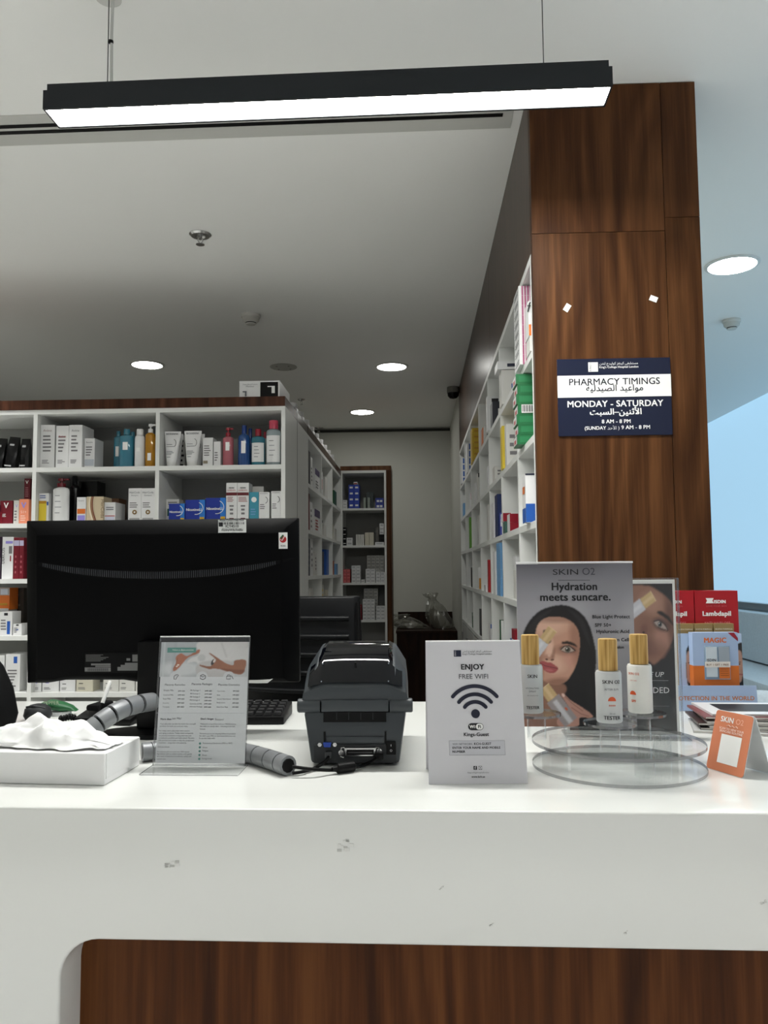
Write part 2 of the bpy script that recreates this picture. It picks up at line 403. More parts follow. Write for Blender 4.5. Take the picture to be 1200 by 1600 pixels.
for a in (45, 135, 225, 315):
    MB().tube([(.18*math.cos(R(a)), .18*math.sin(R(a)), .35), (.22*math.cos(R(a)), .22*math.sin(R(a)), 0)], .014, BLACK).build('leg', t)

# ------------------------------------------------------------------ ceiling fittings
DIFF = M((255, 255, 250), .5, emit=DOWN_L)
def downlight(name, label, x, y, L, r=.098, group=None):
    t = thing(name, label, 'light', (x, y, CEIL), group=group)
    MB().lathe([(r, -.0005), (r+.016, -.0005), (r+.014, -.006), (r+.001, -.009), (r, -.006)], M((214, 214, 210), .4), 40, caps=False).build('trim_ring', t, smooth=40)
    MB().lathe([(.0005, -.004), (r, -.004)], M((255, 255, 250), .5, emit=L), 40, caps=False).build('diffuser', t)
    return t
for px, py, lab in ((230, 569, 'round white recessed downlight above the left shelving unit'),
                    (612, 572, 'round recessed downlight over the aisle, nearer of the aisle pair'),
                    (566, 643, 'round recessed downlight deep in the aisle near the back wall')):
    x, y = on(px, py, CEIL); downlight('ceiling_downlight', lab, x, y, DOWN_L, .094, 'downlights in the ceiling')
x, y = on(1144, 413, CEIL); downlight('ceiling_downlight', 'large bright recessed downlight to the right of the walnut pillar', x, y, DOWN_L*3.2, .10, 'downlights in the ceiling')
for i, (x, y) in enumerate(LOBBY_FILL):  # unseen fixtures for the added lobby fill beams
    downlight('added_lobby_downlight', f'added lobby fill downlight, {("left", "centre", "right", "left", "centre", "right", "far left", "far right")[i]} of the {("outer", "middle", "counter-side")[i//3]} row before the counter', x, y, 3.0, .098, 'added lobby fill downlights')
for i, (x, y) in enumerate(STAFF_FILL):  # unseen fixtures for the fill beams added on the staff side
    downlight('added_staff_downlight', ('added fill downlight over the staff side, nearer the lobby', 'added fill downlight over the staff side, nearer the shelves')[i], x, y, 3.0, .098, 'added staff-side fill downlights')
def detector(px, py, label, s=1.0):
    x, y = on(px, py, CEIL); t = thing('smoke_detector', label, 'smoke detector', (x, y, CEIL), group='smoke detectors')
    MB().lathe([(.045*s, -.0005), (.050*s, -.0005), (.050*s, -.014), (.047*s, -.017), (.0005, -.017)][1:], M((205, 204, 198), .5), 32).build('base', t, smooth=30)
    MB().lathe([(.045*s, -.017), (.043*s, -.032), (.030*s, -.043), (.028*s, -.040)], M((196, 195, 188), .5), 32).build('cover', t, smooth=30)
    MB().lathe([(.027*s, -.036), (.026*s, -.047)], M((40, 40, 40), .5), 24).build('sensor_grille', t)
    MB().lathe([(.028*s, -.047), (.024*s, -.052), (.0005, -.053)], M((200, 199, 192), .5), 24).build('cap', t, smooth=30)
detector(392, 492, 'white round smoke detector over the pharmacy aisle')
detector(1143, 500, 'white round smoke detector right of the walnut pillar', .95)
def sprinkler(px, py, label, s=1.0):
    x, y = on(px, py, CEIL); t = thing('ceiling_sprinkler', label, 'sprinkler', (x, y, CEIL), group='ceiling sprinklers')
    MB().lathe([(.044*s, -.0005), (.044*s, -.003), (.036*s, -.009), (.020*s, -.010), (.016*s, -.004)], CHROME, 32).build('escutcheon', t, smooth=30)
    MB().tube([(0, 0, -.004), (0, 0, -.018)], .008*s, CHROME).build('body', t)
    for k in (-1, 1): MB().tube([(k*.007*s, 0, -.016), (k*.010*s, 0, -.026), (0, 0, -.040)], .0022*s, CHROME, 6).build('frame_arm', t)
    MB().lathe([(.017*s, -.040), (.017*s, -.043)], CHROME, 20).build('deflector', t)
sprinkler(313, 366, 'chrome ceiling sprinkler on the pale ceiling, nearest of the sprinklers')
sprinkler(498, 668, 'tiny dark sprinkler near the far ceiling edge', .9)
sprinkler(471, 624, 'flat sprinkler head above the left shelving corner', .7)
x, y = on(443, 573, CEIL); t = thing('ceiling_speaker', 'flat round ceiling speaker between the two aisle downlights', 'speaker', (x, y, CEIL))
MB().lathe([(.088, -.0005), (.088, -.004), (.082, -.007), (.0005, -.007)], M((176, 176, 170), .6), 36).build('grille', t, smooth=30)
for k in range(4): MB().lathe([(.006, -.0072), (.006, -.0085)], M((80, 80, 78), .5), 10, c=(.055*math.cos(R(45+90*k)), .055*math.sin(R(45+90*k)), 0)).build('screw', t)
x, z = at(711, 663, 5.75); t = thing('security_camera', 'small dark dome camera where the walnut wall meets the ceiling', 'camera', (RX-.045, 5.8, CEIL-.09))
MB().lathe([(.035, .045), (.045, .045), (.045, .088)], M((120, 118, 112), .5), 24).build('housing', t, smooth=30)
MB().lathe([(.043, .045), (.040, .024), (.026, .008), (.002, .002)], BLACKG, 24).build('dome', t, smooth=50)
# slot diffuser
x1, y1 = on(790, 172, CEIL); yc = on(300, 190, CEIL)[1]
t = thing('slot_air_diffuser', 'long white ceiling air diffuser with black slots behind the pendant', 'air vent', (0, 0, CEIL), (0, 0, R(-.6)))
SL0, SL1 = yc-.075, yc+.085
MB().box(-1.9, x1, SL0, SL1, -.003, -.0003, M((196, 196, 191), .5)).build('frame', t)
MB().box(-1.85, x1-.03, SL0+.045, SL0+.062, -.0045, -.003, BLACK).build('slot', t)
MB().box(-1.85, x1-.03, SL0+.078, SL0+.095, -.0045, -.003, BLACK).build('slot', t)

# ------------------------------------------------------------------ pendant lamp
ROT = R(-.9)
lz = at(350, 153, 1.67)[1]; lx0 = at(57, 160, 1.66)[0]; lx1 = at(960, 125, 1.66)[0]
xc = (lx0+lx1)/2; half = (lx1-lx0)/2
t = thing('linear_pendant_lamp', 'long black linear pendant lamp with bright white diffuser over the counter', 'lamp', (xc, 1.72, lz), (0, 0, ROT))
HB = M((26, 30, 34), .45, spec=.3)
mb = MB(); mb.box(-half, half, -.04, -.034, 0, .044, HB); mb.box(-half, half, .034, .04, 0, .044, HB); mb.box(-half+.006, half-.006, -.034, .034, .044, .062, HB)
mb.box(-half, -half+.004, -.034, .034, 0, .046, HB); mb.box(half-.004, half, -.034, .034, 0, .046, HB); mb.box(-half+.004, half-.004, -.034, .034, .034, .044, HB)
mb.build('housing', t)
MB().box(-half+.0045, half-.0045, -.0335, .0335, .002, .006, M((255, 255, 250), .5, emit=LAMP_L)).build('diffuser', t)
for px in (165, 847):
    x = at(px, 100, 1.72)[0]-xc
    MB().box(x-.007, x+.010, -.008, .008, .062, .070, CHROME).build('clip', t)
    MB().tube([(x+.002, 0, .068), (x+.002, 0, CEIL-lz-.004)], .0012, M((70, 70, 70), .4), 6).build('suspension_wire', t)
    MB().lathe([(.03, CEIL-lz-.02), (.03, CEIL-lz-.0005)], M((210, 210, 206), .5), 24, c=(x, 0, 0)).build('ceiling_cup', t)
x = at(165, 100, 1.72)[0]-xc
MB().tube([(x+.010, .004, .062), (x+.0095, .004, .09), (x+.008, .004, .2), (x+.010, .004, CEIL-lz-.004)], .0035, M((186, 186, 182), .35), 8).build('power_cord', t)
for zz in (.072, .178): MB().lathe([(.0062, zz), (.0062, zz+.005)], BLACK, 10, c=(x+.007, .002, 0)).build('cable_tie', t)

# ------------------------------------------------------------------ service counter
CT = 1.10
ctr = thing('service_counter', 'white glossy service counter with recessed walnut front', 'counter', (0, 1.10, 0), (0, 0, ROT))
xa = at(88, 1590, 1.1)[0]; za = at(600, 1477.5, 1.1)[1]; CX0, CX1 = -1.35, 1.85
rr = .052; pts = [(CX0, 0), (xa, 0), (xa, za-rr)]
pts += [(xa+rr-rr*math.cos(R(a)), za-rr+rr*math.sin(R(a))) for a in range(10, 91, 10)]
pts += [(CX1-.3, za), (CX1-.3, 0), (CX1, 0), (CX1, CT), (CX0, CT)]
mb = MB(); mb.extrude(pts, 0, .067, WHITE_CTR); fr = mb.build('front_frame', ctr)
bm = bmesh.new(); bm.from_mesh(fr.data)
ed = [e for e in bm.edges if all(abs(v.co.y) < 1e-6 for v in e.verts)]
bmesh.ops.bevel(bm, geom=ed, offset=.0045, segments=3, profile=.5, affect='EDGES'); bm.to_mesh(fr.data); bm.free()
fr.data.shade_smooth(); fr.data.set_sharp_from_angle(angle=R(35))
MB().box(CX0, CX1, .067, .90, CT-.04, CT, WHITE_CTR).build('worktop', ctr)
MB().box(CX0+.1, CX1-.1, .067, .087, .02, CT-.045, WALNUT_D).build('front_panel', ctr)
for a in (CX0, CX1-.03): MB().box(a, a+.03, .067, .88, 0, CT-.04, WHITE_CTR).build('side_panel', ctr)
for px, py, s in ((266, 1354, 1.0), (537, 1325, 1.3), (690, 1388, .35), (768, 1445, .3), (977, 1456, .3), (1190, 1408, .4)):
    x, z = at(px, py, 1.098); rnd = random.Random(px); mb = MB()
    for k in range(9):
        dx, dz = rnd.uniform(-.008, .008)*s, rnd.uniform(-.005, .005)*s; a, b = rnd.uniform(.0012, .0035)*s, rnd.uniform(.0008, .002)*s
        mb.box(x+dx-a, x+dx+a, -.0009, .0004, z+dz-b+dx*.5, z+dz+b+dx*.5, M((232, 232, 229), .25) if k % 3 else M((196, 196, 192), .4))
    mb.build('tape_residue', ctr)
# ================================================================== shelving
LY = 3.5
LB = [at(250, y, LY)[1] for y in (728, 815.5, 903, 992.5, 1082)]     # upper faces of the left unit's boards
LT = at(250, 637.5, LY)[1]                                           # top of the white carcass
LXD = [at(px, 700, LY)[0] for px in (-139, 54.5, 246, 442.5)]
LX0, LX1 = LXD[0]-.009, LXD[-1]+.009
FASC = at(250, 622.5, LY)[1]
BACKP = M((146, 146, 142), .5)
t = thing('shelving_unit', 'white open shelving unit with walnut top edge behind the monitor', 'shelving')
MB().box(LX0, LX1, LY+.35, LY+.37, 0, LT, BACKP).build('back_panel', t)
MB().box(LX0, LX1, LY, LY+.35, LT-.02, LT, WHITE_LAM).build('top_panel', t)
MB().box(LX0, LX1-.0005, LY-.004, LY+.36, LT+.0005, FASC, wood('walnut_edge', (46, 26, 18), (70, 42, 30), (92, 58, 42), 'Z', scale=1.6, offset=4)).build('walnut_top', t)
for x in LXD: MB().box(x-.009, x+.009, LY, LY+.35, .08, LT-.02, WHITE_LAM).build('divider', t)
for a, b in zip(LXD[:-1], LXD[1:]):
    for z in LB: MB().box(a+.009, b-.009, LY+.0005, LY+.35, z-.02, z, WHITE_LAM).build('shelf_board', t)
    MB().box(a+.009, b-.009, LY+.005, LY+.35, .0, LB[-1]-.28, WHITE_LAM).build('base_cabinet', t)
MB().box(LX1-.04, LX1, LY+.3705, 4.236, 0, LT, WHITE_LAM).build('end_panel', t)
MB().box(LX1-.04, LX1, LY+.3605, 4.236, LT+.0005, FASC, WALNUT_SIDE).build('walnut_end', t)

# ---- product builders ---------------------------------------------------------------------
def carton(name, label, x0, x1, y, depth, z, h, mat, prints=(), texts=(), group=None, rotz=0, cat='box', face='-Y'):
    """a carton whose printed face looks to -Y (or to -X / +X after turning)"""
    w = abs(x1-x0)
    o = MB().box(-w/2, w/2, 0, depth, 0, h, mat).build(name, None, ((x0+x1)/2, y, z+.0004), (0, 0, rotz))
    tag(o, label, cat, group)
    if prints:
        mb = MB()
        for k, (u0, v0, u1, v1, m) in enumerate(prints): mb.front(-w/2+u0*w, v0*h, -w/2+u1*w, v1*h, -.0006-.0004*(k % 4), m)
        po_ = mb.build('print', o, fix=False)
        if len(prints) > 1: po_['kind'] = 'stuff'          # small flat print on the face
    for tx in texts:
        body, m, u, v, tw = tx[:5]; kw = tx[5] if len(tx) > 5 else {}
        text(o, body, m, -w/2+u*w, v*h, -.0028, width=tw*w, res=2, **kw)
    return o
def lines(n, v0, v1, m, u0=.15, u1=.85, seed=0):
    """rows of small print as thin bars"""
    r = random.Random(seed+n); out = []
    for k in range(n):
        v = v1-(v1-v0)*(k+.5)/n; th = (v1-v0)/n*.22
        out.append((u0, v-th, u0+(u1-u0)*r.uniform(.55, 1), v+th, m))
    return out
def bottle(name, label, x, y, z, r, h, mat, capm, kind='cap', labm=None, lab=(.12, .66), cap_h=.18, cap_r=.45, group=None, sy=.8, cat='bottle', shoulder=.08, sticker=None):
    t = thing(name, label, cat, (x, y, z+.0004), group=group)
    hb = h*(1-cap_h); sh = h*shoulder
    MB().lathe([(r*.90, 0), (r, h*.02), (r, hb-sh), (r*.9, hb-sh*.45), (r*cap_r*.9, hb-sh*.05), (r*cap_r*.85, hb)], mat, 24, sy=sy).build('body', t, smooth=45)
    mb = MB()
    if kind == 'cap': mb.lathe([(r*cap_r, hb), (r*cap_r, h*.985), (r*cap_r*.9, h)], capm, 20, sy=max(sy, .9))
    else:
        c = cap_h*h
        mb.lathe([(r*cap_r, hb), (r*cap_r, hb+c*.42), (r*.16, hb+c*.46), (r*.16, hb+c*.70), (r*.42, hb+c*.72), (r*.40, h)], capm, 16)
        mb.box(0, r*.95, -r*.13, r*.13, hb+c*.80, h-.001, capm)
    mb.build('cap' if kind == 'cap' else 'pump', t, smooth=40)
    if labm:
        n = 10; va = []; 
        for zz in (h*lab[0], h*lab[1]):
            va.append([( (r+.0006)*math.sin(R(a)), -(r*sy+.0006)*math.cos(R(a)), zz) for a in np.linspace(-62, 62, n)])
        lo = MB().loft(va, labm, closed=False).build('label', t, smooth=60, fix=False)
        mb = MB()
        for k in range(4):
            v = h*(lab[1]-(lab[1]-lab[0])*(.2+.18*k)); mb.front(-r*.5, v-.0012, r*(.1+.1*(k % 3)), v+.0012, -r*sy-.0016, GREYINK)
        mb.build('print', t, fix=False)
    if sticker: MB().front(-r*.3, h*sticker[0], r*.4, h*sticker[1], -r*sy-.002, WHITEP).build('sticker', t, fix=False)
    return t
def squeeze_tube(name, label, x, y, z, w, h, mat, group=None, rotz=0, prints=True, brand=None):
    t = thing(name, label, 'tube', (x, y, z+.0004), (0, 0, rotz), group)
    rings = []; n = 20
    for f, wx, wy in ((.13, .62, .62), (.2, .66, .6), (.5, .80, .42), (.8, .94, .2), (.95, 1, .05), (1.0, 1, .045)):
        rings.append([(w/2*wx*math.cos(2*math.pi*k/n), w/2*wy*math.sin(2*math.pi*k/n)+.012*(f-.13), h*f) for k in range(n)])
    MB().loft(rings, mat).build('body', t, smooth=50)
    MB().lathe([(w*.27, 0), (w*.28, h*.01), (w*.30, h*.13)], M((222, 222, 220), .35), 20).build('cap', t, smooth=40)
    if prints:
        def fy(v): return -w/2*np.interp(v, [.13, .2, .5, .8, .95, 1], [.62, .6, .42, .2, .05, .045])+.012*(v-.13)-.002
        mb = MB()
        for v, a, b in ((.62, -.28, .05), (.56, -.28, .15), (.42, -.25, .1), (.38, -.25, .18), (.34, -.25, .05), (.26, -.2, .0)):
            y0 = fy(v); mb.add([(a*w, y0, (v-.006)*h), (b*w, y0, (v-.006)*h), (b*w, y0-.001, (v+.006)*h), (a*w, y0-.001, (v+.006)*h)], [(0, 1, 2, 3)], GREYINK)
        mb.tube([(w*(.12+.16*math.cos(R(a))), fy(.66)-.002, h*.66+w*.22*math.sin(R(a))) for a in range(-80, 90, 20)], .0009, INK, 4)
        mb.build('print', t, fix=False)
        if brand: text(t, brand, GREYINK, 0, h*.90, fy(.9)-.001, width=w*.72, bold=.02, res=2)
    return t

MAROON, CRIM = M((112, 16, 34), .35), M((140, 22, 40), .35)
NICB, NICL = M((24, 50, 148), .3), M((40, 120, 205), .3)
CW = M((226, 226, 226), .4); CW2 = M((214, 213, 208), .45); CREAM = M((205, 200, 182), .45)
YEL, ORG, GOLD, TEAL = M((226, 200, 60), .4), M((216, 112, 40), .4), M((190, 140, 40), .35), M((60, 146, 168), .35)
SALM, LILAC = M((226, 140, 108), .4), M((150, 140, 214), .4)
REDP = M((176, 32, 38), .4); GREENP = M((34, 108, 64), .4); DKGREEN = M((26, 84, 50), .4); BLUEP = M((36, 88, 170), .4); PURP = M((58, 38, 92), .4)
PINK = M((176, 92, 130), .45); SKY = M((110, 160, 206), .4); BRN = M((96, 64, 40), .5)
BLUEG = M((60, 140, 165), .08, trans=.35, coat=.5); CLEARB = M((206, 222, 226), .05, trans=.6); AMBERL = M((196, 140, 36), .08, trans=.3)
PINKL = M((190, 110, 120), .12, trans=.2); COBALT = M((22, 70, 130), .15, coat=.4)
def L(px, row, dy=0.0):            # pixel column on the left unit, at the given depth behind the front edge
    return at(px, 700, LY+dy)[0]
def HT(px, py, row, dy): return at(px, py, LY+dy)[1]-LB[row]
def clampx(a, b):                  # keep a thing inside its bay
    c = (a+b)/2
    for d0, d1 in zip(LXD[:-1], LXD[1:]):
        if d0 < c < d1: return max(a, d0+.0105), min(b, d1-.0105)
    return a, b
def lc(name, label, x0, x1, ytop, row, mat, dy=.03, depth=.06, **k):
    y = LY+dy; a, b = clampx(L(x0, row, dy), L(x1, row, dy)); return carton(name, label, a, b, y, depth, LB[row], max(.02, HT((x0+x1)/2, ytop, row, dy)), mat, **k)
def lb(name, label, x0, x1, ytop, row, mat, capm, dy=.06, **k):
    x = (L(x0, row, dy)+L(x1, row, dy))/2; r = abs(L(x1, row, dy)-L(x0, row, dy))/2
    return bottle(name, label, x, LY+dy, LB[row], r, HT((x0+x1)/2, ytop, row, dy), mat, capm, **k)
g = 'toiletries on the left shelving unit'
# top row, left bay: black refill pouches
for i, (a, b, yt) in enumerate(((-10, 7, 686), (10, 27, 684), (34, 48, 687))):
    dy = .06; y = LY+dy; x = (L(a, 0, dy)+L(b, 0, dy))/2; wv = abs(L(b, 0, dy)-L(a, 0, dy)); hh = HT(a, yt, 0, dy)
    t = thing('refill_pouch', ('black refill pouch at the frame edge on the top left shelf', 'black refill pouch with white sticker, middle of the top left shelf trio', 'black squat refill pouch next to the shelf divider, top left')[i], 'pouch', (x, y, LB[0]+.003), (0, R((6, 6, 0)[i]), 0), g)
    rings = [[(wv/2*a_*sx_, sy_*.03*b_, hh*f) for sx_, sy_ in ((-1, -.6), (-.5, -1), (.5, -1), (1, -.6), (1, .6), (.5, 1), (-.5, 1), (-1, .6))] for f, a_, b_ in ((0.02, .95, .9), (.3, 1, 1), (.7, .98, .7), (.93, .95, .16), (1, .95, .12))]
    MB().loft(rings, BLACKG).build('body', t, smooth=40)
    MB().front(-wv*.2, hh*.55, wv*.2, hh*.75, -.031, M((150, 150, 150), .4)).build('sticker', t, rot=(R(-6), 0, 0))
    MB().front(-wv*.35, hh*.06, wv*.25, hh*.10, -.031, M((170, 170, 170), .4)).build('print', t)
BT = M((120, 118, 120), .5)
for i, (a, b, yt, dd, br) in enumerate(((62, 85, 664, .06, 'Avène'), (87.5, 107, 665.5, .09, 'Avène'), (107.5, 128, 664, .13, 'Avène'))):
    c = lc('skincare_carton', ('tall white carton leftmost in the second top bay', 'tall white carton with reddish lettering between two lookalikes', 'tall white carton with deep side right of the trio')[i], a, b, yt, 0, CW, .03, dd, group=g,
       prints=lines(5, .36, .78, BT, .18, .8, i)+lines(3, .1, .2, BT, .15, .75, i+4), texts=[(br, (M((150, 120, 118), .5), M((170, 80, 80), .5), BT)[i], .5, .84 if i != 1 else .72, .6)])
lc('skincare_carton', 'shorter white carton with grey side on the top shelf', 132, 148, 685, 0, CW, .05, .10, group=g, prints=lines(4, .4, .75, BT, .15, .8, 2)+[(.05, .08, .95, .3, M((190, 196, 204), .25))], texts=[('Eucerin', INK, .5, .84, .6)])
lb('micellar_bottle', 'teal bottle at the back of the blue pair, top shelf', 178, 192, 674, 0, BLUEG, BLUEG, .15, kind='cap', group=g, sticker=(.35, .6), cap_h=.12)
lb('micellar_bottle', 'wide teal bottle with glossy shoulders on the top shelf', 187, 209, 671, 0, BLUEG, BLUEG, .06, kind='cap', group=g, cap_h=.14, sticker=(.45, .65), sy=.7)
lb('micellar_bottle', 'teal bottle half hidden behind the white spray can', 200, 214, 675, 0, BLUEG, BLUEG, .17, kind='cap', group=g, cap_h=.12)
lb('spray_can', 'white spray can with domed cap between teal and amber bottles', 211, 226, 671, 0, CW, CW, .05, kind='cap', group=g, cap_h=.16, cap_r=.7, sy=1, sticker=(.4, .5))
lb('oil_bottle', 'amber shower oil bottle with white pump on the top shelf', 227, 243, 663, 0, AMBERL, CW, .05, kind='pump', cap_h=.2, group=g, sticker=(.15, .32), sy=.7)
# top row, right bay
xx = lambda a, b, dy: (L((a+b)/2, 0, dy), abs(L(b, 0, dy)-L(a, 0, dy)))
for i, (a, b, yt, dy, lab) in enumerate(((254, 280, 674, .05, 'wide white cream tube standing on its cap, leftmost'), (264, 284, 678, .14, 'white cream tube half hidden behind the leftmost tube'), (287, 314, 673, .05, 'wide white cream tube standing beside the slim white cartons'), (297, 319, 678, .13, 'white cream tube half hidden behind the second tube'))):
    x, wv = xx(a, b, dy); x = max(x, LXD[2]+.012+wv/2); squeeze_tube('cream_tube', lab, x, LY+dy, LB[0], wv, HT(a, yt, 0, dy), CW, g, prints=True, brand='BIODERMA' if dy < .1 else None)
lc('skincare_carton', 'dark-printed narrow carton standing between the two white tubes', 281, 289, 680, 0, CW2, .2, .05, group=g, prints=lines(6, .1, .9, INK, .1, .9, 3))
lc('skincare_carton', 'slim glossy white carton right of the second tube', 317, 332.5, 684, 0, CW, .04, .07, group=g, prints=lines(5, .35, .75, BT, .12, .8, 6)+[(.05, .1, .5, .2, M((150, 140, 120), .4))])
lc('skincare_carton', 'low white carton beside the pink pump bottle', 334, 344.5, 690, 0, CW, .04, .06, group=g, prints=lines(4, .2, .6, BT, .15, .7, 8))
lb('pump_bottle', 'pink cleanser bottle with red pump on the top shelf', 348, 365, 669, 0, PINKL, CRIM, .06, kind='pump', cap_h=.22, group=g, sticker=(.4, .62), sy=.7)
lb('pump_bottle', 'tall cobalt blue bottle with blue pump on the top shelf', 372, 391, 665, 0, COBALT, M((16, 52, 120), .2), .05, kind='cap', cap_h=.2, cap_r=.4, group=g, sticker=(.3, .6), shoulder=.14)
lb('pump_bottle', 'cobalt blue bottle peeking out behind the tall blue one', 385, 397, 670, 0, COBALT, M((16, 52, 120), .2), .16, kind='cap', cap_h=.24, group=g, shoulder=.12)
lb('micellar_bottle', 'clear bottle of teal water with red cap and white label', 393, 414, 671, 0, M((70, 150, 170), .06, trans=.5), CRIM, .05, labm=CW, lab=(.1, .62), cap_h=.19, group=g, sy=.6)
lb('micellar_bottle', 'clear bottle with red cap hidden behind the teal one', 409, 420, 675, 0, CLEARB, CRIM, .16, cap_h=.18, group=g)
lb('micellar_bottle', 'big clear micellar bottle with pink cap at the shelf end', 416, 439, 657.5, 0, CLEARB, M((190, 70, 92), .3), .05, labm=CW, lab=(.07, .66), cap_h=.19, cap_r=.62, group=g, sy=.6)
# second row, left bay
lc('serum_carton', 'dark red carton with white V at the left frame edge', 3, 22, 782.5, 1, MAROON, .04, .05, group=g, prints=lines(3, .3, .45, CW, .2, .6, 1)+[(.02, .03, .2, .5, CRIM)], texts=[('V', WHITEP, .5, .68, .38, dict(bold=.02))])
lc('serum_carton', 'purple slim carton cut off by the left frame edge', -6, 1, 789, 1, PURP, .03, .05, group=g, prints=[(.1, .5, .9, .8, SKY)])
lc('serum_carton', 'white carton with small blue V beside the salmon one', 24, 32, 782, 1, CW2, .04, .06, group=g, texts=[('V', LILAC, .6, .7, .5)], prints=lines(4, .1, .6, BT))
lc('serum_carton', 'salmon orange carton with violet V next to the divider', 32.5, 47, 780, 1, SALM, .03, .05, group=g, prints=lines(3, .1, .36, M((240, 200, 184), .4)), texts=[('V', LILAC, .5, .64, .5, dict(bold=.03)), ('51+', M((240, 210, 196), .4), .5, .42, .6)])
o = lc('riser_carton', 'plain grey carton at the back supporting the red one', 37, 50, 780, 1, M((120, 110, 108), .5), .16, .1, group=g)
x0, x1 = L(39.5, 1, .17), L(48.5, 1, .17); zz = LB[1]+HT(43, 780, 1, .16)
carton('serum_carton', 'narrow dark red carton with white V standing high by the divider', x0, x1, LY+.17, .06, zz+.0005, at(43, 748, LY+.17)[1]-zz, MAROON, prints=lines(5, .1, .6, M((190, 120, 130), .4), .2, .8), texts=[('V', WHITEP, .5, .74, .5, dict(bold=.03))], group=g)
# second row, middle bay
lc('lotion_carton', 'white carton with yellow gradient panel beside the divider', 56.5, 78, 771, 1, CW, .03, .08, group=g, prints=[(0, 0, .78, .70, YEL), (0, .66, .78, .75, GOLD), (.82, .6, .98, .72, BLUEP)]+lines(2, .82, .95, M((70, 90, 150), .5), .08, .7))
lb('lotion_bottle', 'large white lotion bottle with dark red pump', 85, 110, 748, 1, CW, M((96, 20, 30), .3), .05, kind='pump', cap_h=.19, cap_r=.5, labm=CW, lab=(.05, .75), group=g, sy=.6)
t_ = [o for o in COL.objects if o.name.startswith('lotion_bottle')][-1]
lb('shampoo_bottle', 'tall black bottle right of the white lotion bottle', 111, 125, 744, 1, BLACKG, BLACKG, .13, kind='cap', cap_h=.18, cap_r=.55, group=g)
lc('black_carton', 'large black carton at the back of the middle bay', 124, 153, 752, 1, BLACKG, .18, .1, group=g)
lc('cream_carton', 'small white carton with orange wave print', 122, 136, 777, 1, CW, .03, .05, group=g, prints=[(.05, .36, .95, .55, ORG), (.1, .05, .9, .3, LILAC)], texts=[('Eucerin', GREYINK, .5, .84, .6)])
c = lc('hair_dye_carton', 'beige hair colour carton with brown hair swirl', 137, 163, 776, 1, M((205, 188, 158), .4), .03, .1, group=g)
mb = MB(); wv = abs(L(163, 1, .03)-L(137, 1, .03)); hh = HT(150, 776, 1, .03)
for k, m_ in enumerate((M((226, 214, 190), .4), M((150, 112, 80), .4), M((120, 60, 46), .4))):
    pts = [(wv*(-.12+.1*k-.28*math.sin(v*2.2)+.02), hh*v) for v in np.linspace(0, 1, 9)]; q = [(x+wv*(.10-.02*k), z) for x, z in pts]
    mb.loft([[(x, -.001-.0005*k, z) for x, z in pts], [(x, -.001-.0005*k, z) for x, z in q]], m_, closed=False)
mb.build('print', c, fix=False); text(c, 'HerCoda', M((120, 100, 80), .4), 0, 0, 0, loc=(wv*.38, -.004, hh*.88), rot=(0, R(90), 0), width=hh*.7, align='L', res=2)
lc('cream_carton', 'small white carton with brown side before the black one', 165, 182, 785, 1, CW, .04, .12, group=g, prints=[(.05, .32, .95, .36, REDP), (.1, .1, .9, .3, M((206, 208, 226), .4))]+lines(2, .6, .8, GREYINK))
lc('spacer_carton', 'brown carton standing behind the small white one', 160, 187, 779, 1, BRN, .17, .1, group=g)
for i, (a, b) in enumerate(((202, 221.8), (222.2, 243))):
    c = lc('hair_care_carton', ('white carton with gold dot, left of the pair', 'white carton with gold dot, right of the pair by the divider')[i], a, b, 763, 1, CW, .03, .07, group=g, prints=lines(3, .42, .6, BT, .1, .9, i)+[(.1, .05, .9, .13, M((160, 160, 160), .4))], texts=[('HairCoda', GREYINK, .5, .85, .8), ('Shampoo', GREYINK, .5, .76, .55)])
    wv = abs(L(b, 1, .03)-L(a, 1, .03)); hh = HT(a, 763, 1, .03)
    mb = MB(); mb.lathe([(.0105, 0), (.0105, .0012)], M((130, 104, 60), .4), 16, c=(0, -.0005, hh*.30), axis='Y'); mb.lathe([(.004, .0012), (.004, .002)], CW, 12, c=(0, -.0005, hh*.30), axis='Y'); mb.build('emblem', c)
# second row, right bay
lc('tea_carton', 'white carton with dark green leaf behind the blue boxes', 258, 281, 780, 1, CW2, .1, .06, group=g, prints=[(.1, .3, .55, .6, DKGREEN)]+lines(2, .75, .9, INK))
for i, (a, b, yt) in enumerate(((265, 289.5, 787), (290.5, 321, 781), (322, 353.5, 778))):
    c = lc('nicotine_patch_carton', ('smallest blue nicotine carton at the left', 'middle-sized blue nicotine carton between two others', 'largest blue nicotine carton beside the white cartons')[i], a, b, yt, 1, NICB, .03+.008*i, .06, group=g, prints=[(.72, 0, 1, 1, NICL), (.74, .04, .97, .22, M((216, 170, 40), .4))], texts=[('NicotineLL', WHITEP, .47, .5, .82, dict(bold=.03))])
    wv = abs(L(b, 1, .03)-L(a, 1, .03)); hh = HT(a, yt, 1, .03)
    MB().tube([(wv*(.05+.36*math.cos(R(a_))), -.002, hh*(.62+.28*math.sin(R(a_)))) for a_ in range(-100, 70, 15)], .0016, WHITEP, 5).build('swoosh', c)
